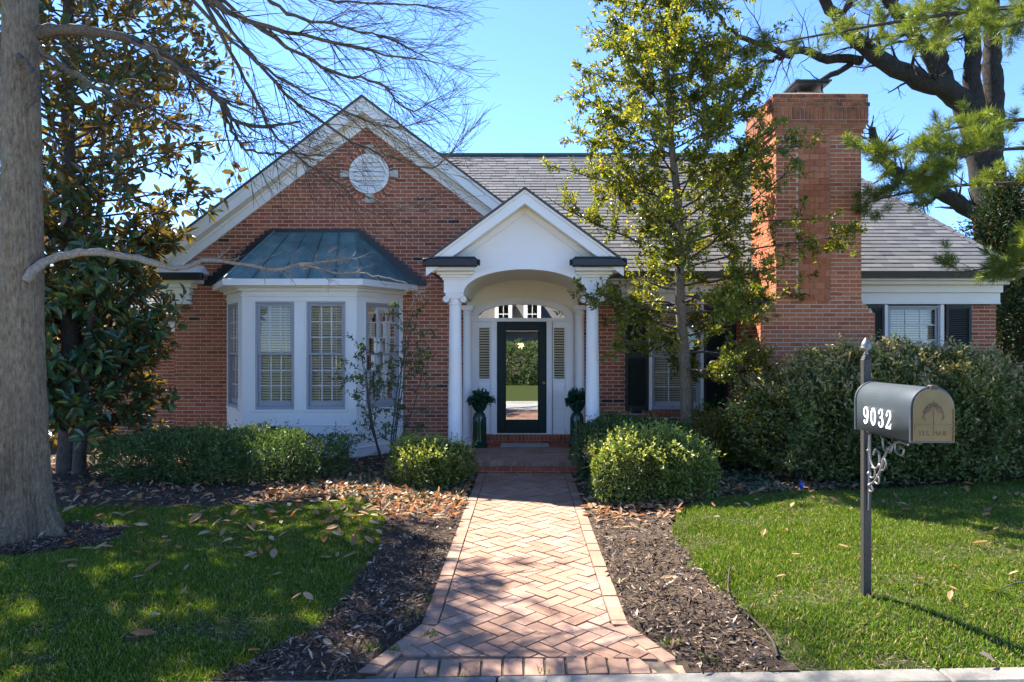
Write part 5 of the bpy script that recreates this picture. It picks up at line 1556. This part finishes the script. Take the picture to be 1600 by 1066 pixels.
# ------------------------------------------------------------------ cedar beside the house
def cedar(X0, Y0, H, R, seed, label, n=26000):
    rng = np.random.default_rng(seed)
    root = thing('cedar_tree', (X0, Y0, 0), label, 'tree')
    br = [(spline([(X0,Y0,-0.1),(X0,Y0,H*0.5),(X0,Y0,H)], 12), np.linspace(0.14, 0.02, 12), 8)]
    tips = []
    for k in range(130):
        z = 0.5+(H-0.6)*k/130
        env = R*np.interp(z/H, [0, 0.15, 0.45, 0.8, 1], [0.75, 1.0, 0.9, 0.5, 0.08])
        a = k*2.39996
        pts, rr = wander(np.array([X0, Y0, z]), np.array([math.cos(a), math.sin(a), 0.4]), env*rng.uniform(0.7, 1.1), 0.02, 0.005, 6, rng, 0.12)
        br.append((pts, rr, 4)); tips += [(pts[j], pts[j]-pts[j-1]) for j in range(2, 6)]
    tubes_mesh('trunk', br, MAT['dark_bark'], root)
    k = n//len(tips); T = np.repeat(np.array([t_[0] for t_ in tips]), k, 0); Dd = unit(np.repeat(np.array([t_[1] for t_ in tips]), k, 0))
    m = len(T); pts = T+rng.normal(size=(m,3))*0.16; d = unit(Dd+rand_dir(m, rng)*0.8+np.array([0,0,0.3]))
    L = rng.uniform(0.06, 0.14, m)
    tag(leaves('crown', pts, d, rand_dir(m, rng), L, L*0.3, MAT['cedar_leaf'], root), kind='stuff')
cedar(10.9, 16.0, 5.6, 1.25, 51, 'dark green cedar beside the right end of the house')
cedar(12.6, 17.5, 4.2, 1.0, 52, 'smaller dark cedar at the right picture edge beyond the house', 16000)

# ------------------------------------------------------------------ far bare trees
def bare(X0, Y0, H, seed, label):
    rng = np.random.default_rng(seed)
    root = thing('bare_tree', (X0, Y0, 0), label, 'tree', 'bare trees behind the house')
    tp, rr = wander(np.array([X0, Y0, -0.1]), np.array([0,0,1.0]), H*0.75, 0.16, 0.05, 14, rng, 0.04)
    br = [(tp, rr, 8)]
    tubes_mesh('trunk', br, MAT['dark_bark'], root)
    tw = []
    twigs(tp, rr, rng, tw, 3, 22, (H*0.22, H*0.42), (0.35, 0.8), 0.5, 0.12, 0.04, 0, 0.25, 5, (7, 5))
    tag(tubes_mesh('twigs', tw, MAT['twig_bark'], root), kind='stuff')
bare(-10.5, 27, 9.5, 61, 'bare tree showing between the magnolia and the gable slope')
bare(-18.0, 30, 11, 62, 'distant bare tree behind the magnolia at the left edge')
bare(16.0, 32, 9, 63, 'distant bare tree right of the chimney above the roof hip')
bare(26.0, 38, 11, 64, 'distant bare tree at the right edge beyond the cedars')

# ------------------------------------------------------------------ lawn, litter, mulch
def sample(poly, n, rng):
    p = np.array(poly); lo, hi = p.min(0), p.max(0)
    x = rng.uniform(lo[0], hi[0], n); y = rng.uniform(lo[1], hi[1], n)
    ok = inpoly(x, y, poly); return x[ok], y[ok]
def vnoise(x, y, f, seed=0):
    r_ = np.random.default_rng(seed); o = 0
    for k in range(5):
        a = r_.uniform(0, 6.28); q = f*(0.7+0.5*k); o = o+np.sin(q*(x*math.cos(a)+y*math.sin(a))+r_.uniform(0, 6))/(1+0.4*k)
    return o/2.6
LAWN_L = [(-9.5,8.7), G(110,800), G(300,797), G(440,790), G(565,778), G(600,812), G(590,860), G(545,930), G(500,985), (-1.75,yc(-1.75)), (-9.5,yc(-9.5))]
LAWN_R = [(14,9.2), G(1600,752), G(1450,765), G(1250,775), G(1130,785), G(1060,806), G(1048,845), G(1085,890), G(1140,945), G(1185,1000), (1.50,yc(1.5)), (14,yc(14))]
def lawn(name, poly, n, seed, wear):
    rng = np.random.default_rng(seed)
    x, y = sample(poly, n, rng)
    keep = rng.random(len(x)) < np.clip(1.35-0.05*(y-4)-0.0, 0.5, 1)
    v = vnoise(x, y, 5.0, seed)+0.5*vnoise(x, y, 14, seed+1)
    worn = S((v-0.15)/0.5)*wear(x, y)
    keep &= rng.random(len(x)) > worn*0.9
    keep &= ~inpoly(x, y, TREE_RING)
    keep &= (np.abs(x) < 0.85*y+1.6)
    x, y, worn = x[keep], y[keep], worn[keep]; m = len(x)
    pts = np.stack([x, y, gz(x, y)-0.004], -1)
    d = unit(np.array([0,0,1.0])+rng.normal(size=(m,3))*np.array([0.5,0.5,0.2]))
    L = rng.uniform(0.018, 0.055, m)*(1-0.35*worn)*(1+0.25*vnoise(x, y, 3, 9))
    tag(leaves(name, pts, d, rand_dir(m, rng), L, 0.0062, MAT['grass_blade'], None, 0.0, 0.25), 'short green turf on the %s lawn' % ('left' if x.mean() < 0 else 'right'), 'grass', kind='stuff')
    # dead thatch in the worn spots
    x, y = sample(poly, n//6 if poly[0][0] > 0 else n//12, rng)
    v = vnoise(x, y, 5.0, seed)+0.5*vnoise(x, y, 14, seed+1)
    ok = (rng.random(len(x)) < 0.06+S((v-0.1)/0.5)*wear(x, y)) & (np.abs(x) < 0.85*y+1.6)
    x, y = x[ok], y[ok]; m = len(x)
    d = unit(rng.normal(size=(m,3))*np.array([1,1,0.25])+np.array([0,0,0.12]))
    tag(leaves('thatch', np.stack([x, y, gz(x, y)+0.006+0.012*rng.random(m)], -1), d, rand_dir(m, rng), rng.uniform(0.03, 0.08, m), 0.005, MAT['straw'], None, 0, 0.1), 'dry straw-coloured thatch in the %s lawn' % ('left' if x.mean() < 0 else 'right'), 'thatch', kind='stuff')
lawn('grass', LAWN_L, 440000, 71, lambda x, y: 0.45+0.55*S((5.2-y)/0.9))
lawn('grass', LAWN_R, 620000, 72, lambda x, y: 0.50+0.5*np.maximum(S((5.3-y)/1.2)*S((3.3-x)/1.2), 0.7*S((4.6-y)/0.5)))

def mulch(poly, n, seed, label):
    rng = np.random.default_rng(seed)
    x, y = sample(poly, n, rng)
    ok = ((np.abs(x) > 0.71+np.clip((FL0-y)*0.40, 0, 0.3)) | (y > 10.6)) & (rng.random(len(x)) < np.clip(1.5-0.15*y, 0.1, 1)) & (np.abs(x) < 0.78*y+0.6)
    x, y = x[ok], y[ok]; m = len(x)
    pts = np.stack([x, y, np.maximum(gz(x, y), -0.014)+0.016+0.030*rng.random(m)], -1)
    d = unit(rng.normal(size=(m,3))*np.array([1,1,0.45])); L = rng.uniform(0.02, 0.085, m)*rng.uniform(0.6, 1.1, m)
    tag(leaves('mulch', pts, d, unit(np.array([0,0,1.0])+rng.normal(size=(m,3))*0.5), L, L*rng.uniform(0.12, 0.35, m), MAT['mulch_chip'], None, 0.1, 0.02), label, 'mulch', kind='stuff')
mulch(BED_L, 260000, 81, 'shredded dark bark mulch left of the walkway')
mulch(BED_R, 330000, 82, 'shredded dark bark mulch right of the walkway')
mulch(TREE_RING, 9000, 83, 'dark mulch ringed around the bare tree trunk')

def litter(poly, n, seed, label, dens, L0=0.05, L1=0.13):
    rng = np.random.default_rng(seed)
    x, y = sample(poly, n, rng)
    ok = (rng.random(len(x)) < dens(x, y)) & ((np.abs(x) > 0.74+np.clip((FL0-y)*0.40, 0, 0.3)) | (y > 10.6))
    x, y = x[ok], y[ok]; m = len(x)
    pts = np.stack([x, y, np.maximum(gz(x, y), -0.014)+0.03+0.035*rng.random(m)], -1)
    d = unit(rng.normal(size=(m,3))*np.array([1,1,0.3])); L = rng.uniform(L0, L1, m)
    tag(leaves('leaf_litter', pts, d, unit(np.array([0,0,1.0])+rng.normal(size=(m,3))*0.5), L, L*rng.uniform(0.3, 0.5, m), MAT['dead_leaf'], None, 0.25, -0.12, True), label, 'leaves', kind='stuff')
litter(BED_L, 36000, 91, 'fallen brown leaves drifted over the bed left of the walkway', lambda x, y: np.clip(0.012+0.9*S((x+3.6)/1.2)*S((y-7.3)/0.6)*(1-S((y-9.6)/0.8))+0.10*S((y-7.9)/0.5), 0, 1)*0.8)
litter(BED_R, 60000, 92, 'fallen brown leaves drifted along the bed right of the walkway', lambda x, y: np.clip(0.010+0.9*np.exp(-((y-7.95-0.08*x)/0.55)**2)+0.22*S((y-8)/0.5)*(1-S((y-9.8)/0.6)), 0, 1)*0.75)
def ivy(poly, n, seed, label, dens):
    rng = np.random.default_rng(seed)
    x, y = sample(poly, n, rng)
    ok = rng.random(len(x)) < dens(x, y); x, y = x[ok], y[ok]; m = len(x)
    pts = np.stack([x, y, np.maximum(gz(x, y), -0.014)+0.03+0.10*rng.random(m)*(0.6+0.4*vnoise(x, y, 6, seed))], -1)
    d = unit(rng.normal(size=(m,3))*np.array([1,1,0.4])); L = rng.uniform(0.035, 0.075, m)
    tag(leaves('ivy', pts, d, unit(np.array([0,-0.4,1.0])+rng.normal(size=(m,3))*0.5), L, L*0.8, MAT['ivy_leaf'], None, 0.15, 0.05, True), label, 'ivy', kind='stuff')
ivy(BED_L, 26000, 93, 'ivy ground cover beside the walkway left of the steps', lambda x, y: np.clip(S((x+3.0)/0.9)*S((y-8.0)/0.6)*(1-S((y-10.4)/0.4))*(0.55+0.6*vnoise(x, y, 4, 5)), 0, 1)*((x < -0.74) | (y > 10.6)))
ivy(BED_R, 60000, 94, 'ivy ground cover under the hedge right of the walkway', lambda x, y: np.clip(S((y-7.9)/0.6)*(1-S((y-10.4)/0.5))*(0.6+0.6*vnoise(x, y, 4, 6)), 0, 1)*((x > 0.74) | (y > 10.6)))

def fallen(poly, n, seed, label, group, dens, L0, L1, cutsy, zones):
    rng = np.random.default_rng(seed)
    metas = []
    for k in range(4):
        me = leaves('fallen_leaf', np.array([[-0.5,0,0]]), np.array([[1.0,0,0]]), np.array([[0,0,1.0]]), 1.0, 0.34+0.05*k, MAT['dead_leaf'], None, 0.15+0.1*k, -0.15-0.06*k, True)
        metas.append(me.data); bpy.data.objects.remove(me)
    x, y = sample(poly, 4000, rng); ok = rng.random(len(x)) < dens(x, y); ok &= (np.abs(x) < 0.72*y) & ~inpoly(x, y, TREE_RING)
    x, y = x[ok][:n], y[ok][:n]
    for k in range(len(x)):
        M4 = Matrix.Translation((x[k], y[k], float(gz(x[k], y[k]))+rng.uniform(0.035, 0.05))) @ Matrix.Rotation(rng.uniform(0, 6.28), 4, 'Z') @ Matrix.Rotation(rng.normal()*0.25, 4, 'X') @ Matrix.Rotation(rng.normal()*0.2, 4, 'Y') @ Matrix.Scale(rng.uniform(L0, L1), 4)
        zone = zones[int(np.searchsorted(cutsy, y[k]))]
        o = bpy.data.objects.new('fallen_leaf', metas[k % 4]); place(o, None, M4); tag(o, label+' '+zone, 'leaf', group+' '+zone)
fallen(LAWN_L, 190, 95, 'curled tan leaf on the shaded left lawn', 'leaves on the left lawn', lambda x, y: np.clip(0.12+0.8*S((y-5.5)/2)*S((x+5)/2.5), 0, 1), 0.08, 0.16, (4.9, 5.8, 6.7), ('beside the kerb', 'in front of the bare tree', 'level with the bare tree', 'near the hedge under the bay'))
fallen(LAWN_R, 90, 96, 'dry brown leaf on the sunny right lawn', 'leaves on the right lawn', lambda x, y: np.clip(0.3+0.5*S((y-6)/2), 0, 1), 0.06, 0.13, (4.9, 6.2, 7.4), ('beside the kerb', 'level with the mailbox post', 'just behind the mailbox', 'near the tall hedge'))
# grass tufts in the walkway joints and along its edge
rng = np.random.default_rng(97)
pp = []
for cx, cy, k in ((-0.53, 4.00, 14), (-0.32, 4.01, 10), (0.13, 4.02, 16), (-0.80, 4.32, 40), (-0.95, 4.35, 70), (-0.62, 4.55, 40), (0.92, 4.45, 60), (1.10, 4.2, 80), (-0.72, 5.2, 40), (0.74, 5.6, 40), (-0.78, 4.9, 50)):
    pp.append(np.stack([cx+rng.normal(size=k)*0.035, cy+rng.normal(size=k)*0.03, np.full(k, -0.004)], -1))
pp = np.concatenate(pp); m = len(pp)
tag(leaves('grass', pp, unit(np.array([0,0,1.0])+rng.normal(size=(m,3))*0.5), rand_dir(m, rng), rng.uniform(0.02, 0.05, m), 0.005, MAT['grass_blade'], None, 0, 0.2), 'grass tufts sprouting along the walkway edging', 'grass', kind='stuff')

# fallen stick and pine sprig
stp = [G(1140,905), G(1138,940), G(1150,965), G(1175,985), G(1205,1010), G(1215,1035)]
pp = spline([(x, y, float(gz(x, y))+0.03+0.01*(k % 2)) for k, (x, y) in enumerate(stp)], 22)
rng = np.random.default_rng(98)
st = thing('fallen_stick', pp[10], 'bent bare twig lying where the right lawn meets the mulch', 'stick')
br = [(pp, np.linspace(0.006, 0.010, 22), 7)]
twigs(pp[::-1], np.linspace(0.010, 0.006, 22), rng, br, 1, 7, (0.10, 0.25), (0.3, 0.8), 0.4, 0.1, 0, 0, 0.6, 4)
tubes_mesh('stem', br, MAT['twig_bark'], st)
c = P(1560, 925, 5.0); c[2] = float(gz(c[0], c[1]))+0.03
sg = thing('pine_sprig', c, 'fallen green pine sprig on the sunny lawn by the right edge', 'sprig')
pp = spline([c+(0.35,0.12,0.02), c+(0.15,0.06,0.03), c], 8)
tubes_mesh('stem', [(pp, np.linspace(0.006, 0.004, 8), 6)], MAT['dark_bark'], sg)
m = 130; dd = unit(np.array([-0.8,-0.5,0.1])+rand_dir(m, rng, 0.35)*0.9)
tag(leaves('needles', np.repeat(c[None], m, 0)+rng.normal(size=(m,3))*0.01, dd, rand_dir(m, rng), rng.uniform(0.10, 0.18, m), 0.004, MAT['pine_needle'], sg, 0, 0.03), kind='stuff')

# ------------------------------------------------------------------ mailbox
MX, MY = 2.413, 4.98
mz = float(gz(MX, MY))
mail = thing('mailbox', (MX, MY, mz), 'dark metal mailbox numbered 9032 with bronze front on a black post', 'mailbox')
hw = 0.027
po = MB(); po.box(MX-hw, MX+hw, MY-hw, MY+hw, mz-0.1, 1.78)
po.hexa([(MX-hw,MY-hw,1.78),(MX+hw,MY-hw,1.78),(MX+hw,MY+hw,1.78),(MX-hw,MY+hw,1.78),(MX-0.012,MY-0.012,1.815),(MX+0.014,MY-0.014,1.815),(MX+0.014,MY+0.014,1.815),(MX-0.014,MY+0.014,1.815)])
po.build('post', MAT['iron'], mail, 0.004)
fi = MB(); fi.lathe([(0.010,0),(0.018,0.006),(0.012,0.014),(0.010,0.02),(0.022,0.032),(0.033,0.044),(0.036,0.054),(0.032,0.056),(0.034,0.062),(0.030,0.078),(0.022,0.094),(0.012,0.108),(0.004,0.118),(0.0005,0.122)], (MX, MY, 1.812), 20)
fi.build('finial', MAT['bracket_metal'], mail)
BXL, BW, BYF, BYB, BZ = 2.31, 0.252, 4.20, 4.92, 1.297
R_ = BW/2; zs_ = 0.20
def outline(off=0.0, n=18):
    pts = [(BXL-off, BZ-off), (BXL+BW+off, BZ-off), (BXL+BW+off, BZ+zs_)]
    for k in range(1, n): 
        a = math.pi*k/n; pts.append((BXL+R_+(R_+off)*math.cos(a), BZ+zs_+(R_+off)*math.sin(a)))
    pts.append((BXL-off, BZ+zs_)); return pts
bd = MB(); o0 = outline(); n = len(o0)
bd.add([(x, BYF+0.012, z) for x, z in o0]+[(x, BYB, z) for x, z in o0], [tuple(range(n, 2*n))[::-1]] + [(i, i+n, (i+1) % n+n, (i+1) % n) for i in range(n)], False)
body = bd.build('body', MAT['mailbox_paint'], mail)
for k, f in enumerate(body.data.polygons): f.use_smooth = 4 <= k <= n
for y0r, y1r, off in ((BYF+0.006, BYF+0.022, 0.006), (BYB-0.014, BYB+0.004, 0.006)):
    MB().xz(outline(off), y0r, y1r).build('rim', MAT['mailbox_paint'], mail)
fd = MB(); o2 = outline(-0.004); fd.xz(o2, BYF-0.006, BYF+0.004)
fdo = fd.build('front_door', MAT['mailbox_bronze'], mail, 0.003)
fdo['label'] = 'bronze-coloured hinged front with embossed wing emblem'
zr = BZ+0.098
MB().box(BXL+0.006, BXL+BW-0.006, BYF-0.011, BYF-0.0062, zr-0.004, zr+0.004).build('ridge', MAT['mailbox_bronze'], fdo)
MB().box(BXL+0.004, BXL+0.011, BYF-0.011, BYF-0.0062, BZ+0.004, BZ+zs_).build('ridge', MAT['mailbox_bronze'], fdo)
MB().box(BXL+BW-0.011, BXL+BW-0.004, BYF-0.011, BYF-0.0062, BZ+0.004, BZ+zs_).build('ridge', MAT['mailbox_bronze'], fdo)
MB().box(BXL+BW/2-0.02, BXL+BW/2+0.02, BYF-0.02, BYF+0.03, BZ+zs_+R_-0.012, BZ+zs_+R_+0.014).build('latch', MAT['iron'], fdo, 0.004)
em = MB(); ec = np.array([BXL+BW/2, BYF-0.0075, BZ+0.185])
for k in range(9):                                   # spread wing feathers and stem
    a = math.radians(20+k*17.5)
    tipp = ec+np.array([math.cos(a)*0.062, 0, math.sin(a)*0.05-0.012*abs(math.cos(a))])
    mid = ec+np.array([math.cos(a)*0.035, -0.001, math.sin(a)*0.035+0.008])
    em.tube(spline([ec, mid, tipp], 7), [0.003]*6+[0.001], 5)
for s in (-1, 1):
    for k in range(4):
        em.tube(spline([ec+(s*0.01,0,0.01), ec+(s*(0.04+0.008*k),0,0.012-0.014*k), ec+(s*(0.064-0.006*k),0,-0.012-0.016*k)], 6), [0.003]*5+[0.001], 5)
em.tube([ec+(0,0,-0.11), ec+(0,0,0.06)], 0.0022, 5)
em.build('emblem', MAT['bronze_dark'], fdo)
fc = bpy.data.curves.new('mail_lettering', 'FONT'); fc.body = 'U.S. MAIL'; fc.size = 0.042; fc.align_x = 'CENTER'; fc.extrude = 0.0012
fc.materials.append(MAT['mailbox_bronze'])
LT = (Matrix.Translation((BXL+BW/2, BYF-0.008, BZ+0.038)) @ Matrix.Rotation(math.radians(90), 4, 'X'))
_t = bpy.data.objects.new('lettering_source', fc); COL.objects.link(_t)
bpy.context.view_layer.update()
me = bpy.data.meshes.new_from_object(_t.evaluated_get(bpy.context.evaluated_depsgraph_get()))
bpy.data.objects.remove(_t)
me.materials.clear(); me.materials.append(MAT['bronze_dark'])
tag(place(bpy.data.objects.new('lettering', me), fdo, LT), kind='stuff')
# house number
def digit(name, shapes, y, zb, h):
    """2-D polygons in digit space; lies on the side that faces -x, reading from far to near"""
    mb = MB()
    for lay_, poly in shapes:
        q = [(BXL-0.003-0.0006*lay_, y-px*h, zb+pz*h) for px, pz in poly]
        b = [(BXL+0.001, y-px*h, zb+pz*h) for px, pz in poly]
        k = len(q)
        mb.add(q+b, [tuple(range(k)), tuple(range(2*k-1, k-1, -1))]+[(i, i+k, (i+1) % k+k, (i+1) % k) for i in range(k)])
    mb.build(name, MAT['numeral_white'], mail)
def ring(cx, cy, rx, ry, ix, iy, n=28):
    out = []
    for k in range(n):
        a, b = 2*math.pi*k/n, 2*math.pi*(k+1)/n
        out.append([(cx+ix*math.cos(a), cy+iy*math.sin(a)), (cx+rx*math.cos(a), cy+ry*math.sin(a)), (cx+rx*math.cos(b), cy+ry*math.sin(b)), (cx+ix*math.cos(b), cy+iy*math.sin(b))])
    return out
def stroke(pts, ws):
    p = spline([(x, y, 0) for x, y in pts], 26)[:, :2]; w = np.interp(np.linspace(0, 1, 26), np.linspace(0, 1, len(ws)), ws)/2
    tn = np.gradient(p, axis=0); tn /= np.linalg.norm(tn, axis=1, keepdims=True); nn = np.stack([-tn[:,1], tn[:,0]], 1)
    a, b = p+nn*w[:,None], p-nn*w[:,None]
    return [[tuple(a[k]), tuple(b[k]), tuple(b[k+1]), tuple(a[k+1])] for k in range(25)]
def ball(cx, cy, r_): return [[(cx+r_*math.cos(2*math.pi*k/12), cy+r_*math.sin(2*math.pi*k/12)) for k in range(12)]]
def LY(*groups): return [(k, p) for k, g_ in enumerate(groups) for p in g_]
DIG = {
    'numeral_nine': LY(ring(0.31, 0.68, 0.30, 0.32, 0.13, 0.25), stroke([(0.53,0.70),(0.53,0.42),(0.44,0.15),(0.26,0.03),(0.11,0.10)], [0.16,0.17,0.13,0.06,0.05]), ball(0.16, 0.16, 0.085)),
    'numeral_zero': LY(ring(0.32, 0.5, 0.31, 0.5, 0.12, 0.44)),
    'numeral_three': LY(stroke([(0.09,0.82),(0.26,0.97),(0.45,0.90),(0.50,0.74),(0.40,0.58),(0.22,0.53)], [0.05,0.06,0.12,0.17,0.11,0.05]), stroke([(0.22,0.53),(0.44,0.50),(0.56,0.32),(0.50,0.11),(0.30,0.02),(0.09,0.12)], [0.05,0.10,0.18,0.15,0.06,0.05]), ball(0.15, 0.78, 0.085)+ball(0.15, 0.19, 0.085)),
    'numeral_two': LY(stroke([(0.09,0.78),(0.26,0.97),(0.46,0.90),(0.52,0.72),(0.42,0.50),(0.22,0.26),(0.08,0.08)], [0.05,0.06,0.12,0.18,0.15,0.09,0.06]), ball(0.15, 0.73, 0.085), [[(0.05,0.0),(0.56,0.0),(0.62,0.30),(0.57,0.30),(0.46,0.15),(0.07,0.13)]]),
}
for k, nm in enumerate(('numeral_nine', 'numeral_zero', 'numeral_three', 'numeral_two')):
    digit(nm, DIG[nm], 4.80-k*0.098, 1.345, 0.118)
# arm and scroll bracket
bk = MB()
bk.box(MX-0.016, MX+0.016, 4.30, MY-hw, BZ-0.03, BZ-0.003)
bk.build('arm', MAT['iron'], mail, 0.003)
def scroll(pts, r_=0.008):
    MB().tube(spline([(MX, y, z) for y, z in pts], 26), r_, 7).build('scroll', MAT['bracket_metal'], mail)
yb = MY-hw
scroll([(yb, 0.90), (yb-0.08, 0.93), (yb-0.17, 1.02), (yb-0.26, 1.17), (yb-0.40, 1.25), (yb-0.52, 1.25)])
scroll([(yb-0.02, 1.25), (yb-0.03, 1.10), (yb-0.09, 1.03), (yb-0.15, 1.06), (yb-0.16, 1.13), (yb-0.11, 1.16), (yb-0.08, 1.12)], 0.007)
scroll([(yb-0.01, 1.02), (yb-0.04, 0.96), (yb-0.09, 0.97), (yb-0.10, 1.02), (yb-0.06, 1.03)], 0.006)
scroll([(yb-0.20, 1.25), (yb-0.22, 1.18), (yb-0.30, 1.17), (yb-0.33, 1.22), (yb-0.28, 1.235)], 0.006)
scroll([(yb, 0.90), (yb-0.03, 0.86), (yb-0.07, 0.87), (yb-0.06, 0.90)], 0.006)
scroll([(yb-0.005, 1.20), (yb-0.012, 1.0), (yb-0.005, 0.72)], 0.006)
scroll([(yb-0.36, 1.25), (yb-0.37, 1.19), (yb-0.44, 1.17), (yb-0.47, 1.21), (yb-0.43, 1.225)], 0.006)
scroll([(yb-0.17, 1.03), (yb-0.22, 1.04), (yb-0.25, 1.09), (yb-0.22, 1.12), (yb-0.19, 1.09)], 0.006)
scroll([(yb-0.09, 0.94), (yb-0.14, 0.93), (yb-0.16, 0.97), (yb-0.13, 0.99)], 0.006)
for yy_, zz_ in ((yb-0.02, 0.98), (yb-0.03, 0.90), (yb-0.17, 1.06), (yb-0.01, 1.14), (yb-0.28, 1.19)):
    MB().lathe([(0.001,-0.016),(0.012,-0.01),(0.016,0),(0.012,0.01),(0.001,0.016)], (MX, yy_, zz_), 10).build('rosette', MAT['bracket_metal'], mail)

# ------------------------------------------------------------------ porch plants and doormat
def planter(x, y, label, seed):
    rng = np.random.default_rng(seed)
    z = 0.165
    root = thing('potted_plant', (x, y, z), label, 'planter', 'potted plants beside the front door')
    b = MB(); b.box(x-0.14, x+0.14, y-0.14, y+0.14, z, z+0.06); b.box(x-0.12, x+0.12, y-0.12, y+0.12, z+0.06, z+0.10)
    b.build('base', MAT['ceramic_green'], root, 0.01)
    p = MB(); w0, w1 = 0.105, 0.10
    p.lathe([(0.118,0.10),(0.112,0.16),(0.108,0.40),(0.106,0.52),(0.095,0.57),(0.07,0.60),(0.06,0.62)], (x, y, z), 20)
    pd = p.build('pedestal', MAT['ceramic_green'], root)
    for k in range(8):
        a = 2*math.pi*k/8
        MB().tube([(x+0.112*math.cos(a), y+0.112*math.sin(a), z+0.12), (x+0.106*math.cos(a), y+0.106*math.sin(a), z+0.52)], 0.009, 5).build('rib', MAT['ceramic_green'], pd)
    q = MB(); q.lathe([(0.05,0.60),(0.09,0.63),(0.125,0.69),(0.135,0.745),(0.142,0.75),(0.142,0.765),(0.125,0.765),(0.12,0.73)], (x, y, z), 22)
    q.build('pot', MAT['ceramic_green'], root)
    m = 900; o = rand_dir(m, rng); o[:,2] = np.abs(o[:,2])*0.9-0.35*(rng.random(m) < 0.35)
    lum = 0.85+0.3*np.sin(3*np.arctan2(o[:,1:2], o[:,0:1])+seed)+0.25*np.sin(7*o[:,2:3]+seed)
    pts = np.array([x, y, z+0.78])+o*np.array([0.21,0.19,0.19])*lum*rng.random((m,1))**0.5
    L = rng.uniform(0.04, 0.085, m)
    tag(leaves('foliage', pts, unit(o+rand_dir(m, rng)*0.7), unit(np.array([0,-0.3,1.0])+rng.normal(size=(m,3))*0.5), L, L*0.7, MAT['fern_green'], root, 0.15, 0.15, True), kind='stuff')
    for k in range(10):
        a = rng.uniform(0, 6.28)
        MB().tube(spline([(x, y, z+0.74), (x+0.09*math.cos(a), y+0.09*math.sin(a), z+0.88), (x+0.19*math.cos(a), y+0.19*math.sin(a), z+0.80)], 7), 0.004, 4).build('stem', MAT['fern_green'], root)
planter(-0.78, 12.15, 'green ceramic pedestal planter with leafy plant standing left of the door', 1)
planter(0.90, 12.15, 'green pedestal planter with leafy plant right of the door, half hidden by the shrub', 2)
dm = MB()
dm.box(-0.42, 0.42, 12.14, 12.54, 0.166, 0.178)
for k in range(14): 
    x = -0.42+0.06*k; dm.lathe([(0.032,0),(0.032,0.0115)], (x+0.03, 12.14, 0.166), 12, False)
dm = dm.build('doormat', MAT['mat_grey'])
tag(dm, 'grey scallop-edged doormat lying on the brick porch', 'doormat')
for k in range(20):
    x = -0.40+0.042*k
    MB().box(x-0.006, x+0.006, 12.15, 12.53, 0.1782, 0.182).build('ridge', MAT['mat_grey'], dm)
b0 = P(1252, 740, 8.7); z = float(gz(b0[0], 8.7))
mk = thing('garden_marker', (b0[0], 8.7, z), 'tiny blue stake light standing in the ivy below the hedge', 'marker')
MB().lathe([(0.006,-0.05),(0.006,0.08)], (b0[0], 8.7, z), 8).build('stake', MAT['iron'], mk)
MB().lathe([(0.012,0.08),(0.022,0.09),(0.024,0.15),(0.018,0.165),(0.001,0.17)], (b0[0], 8.7, z), 12).build('cap', MAT['blue_plastic'], mk)

# ------------------------------------------------------------------ house across the lane (seen in the door and window glass)
opp = thing('opposite_house', (-2, -14, 0), 'brick house with two white dormers across the lane, mirrored in the door glass', 'house')
w = MB()
w.box(-12, 8, -22, -14, -0.1, 2.9); w.build('wall', MAT['grey_stone'], opp)
w = MB(); w.add([(-12.4,-13.5,2.85),(8.4,-13.5,2.85),(8.4,-18,6.0),(-12.4,-18,6.0),(8.4,-22.5,2.85),(-12.4,-22.5,2.85)], [(1,0,3,2),(2,3,5,4)]); w.build('roof', MAT['far_roof'], opp)
for k, cx in enumerate((-1.2, 0.42, -5.5)):
    d = MB(); d.box(cx-0.48, cx+0.48, -15.8, -13.85, 3.05, 4.55); d.xz([(cx-0.6,4.55),(cx+0.6,4.55),(cx,5.05)], -16.2, -13.7)
    dm_ = d.build('dormer', MAT['white_paint'], opp)
    MB().box(cx-0.27, cx+0.27, -13.86, -13.835, 3.3, 4.35).build('window', MAT['window_glass'], dm_)
    MB().box(cx-0.27, cx+0.27, -13.90, -13.845, 3.3, 4.35).build('dark_interior', MAT['dark_room'], dm_)
    MB().box(cx-0.27, cx+0.27, -13.835, -13.82, 3.80, 3.84).build('rail', MAT['white_paint'], dm_); MB().box(cx-0.015, cx+0.015, -13.834, -13.821, 3.3, 4.35).build('rail', MAT['white_paint'], dm_)
for cx in (-10, -7.5, -4.5, 3.2, 6.0):
    wd = MB().box(cx-0.55, cx+0.55, -14.0, -13.95, 0.8, 2.4).build('window', MAT['white_paint'], opp)
    MB().box(cx-0.45, cx+0.45, -13.95, -13.94, 0.9, 2.3).build('pane', MAT['window_glass'], wd)
MB().box(0.9, 1.3, -13.6, -13.2, -0.1, 2.8).build('column', MAT['white_paint'], opp)
shrub('foundation_shrub', (-1.2, -12.4), (3.4, 0.9, 2.3), 16000, 0.13, 'yew_needle', 'dark foundation shrub before the opposite house, mirrored in the door glass', 'shrub', 3, 16)
far = thing('neighbour_house', (34, 42, 0), 'pale neighbouring house glimpsed at the far right edge beyond the cedars', 'house')
MB().box(28, 42, 40, 48, -0.1, 3.4).build('wall', MAT['siding_cream'], far)
w = MB(); w.add([(27.5,39.5,3.3),(42.5,39.5,3.3),(42.5,44,6.2),(27.5,44,6.2),(42.5,48.5,3.3),(27.5,48.5,3.3)], [(0,1,2,3),(3,2,4,5)]); w.build('roof', MAT['far_roof'], far)
for cx in (30, 33, 36, 39): MB().box(cx-0.6, cx+0.6, 39.96, 40.0, 1.0, 2.5).build('window', MAT['dark_room'], far)
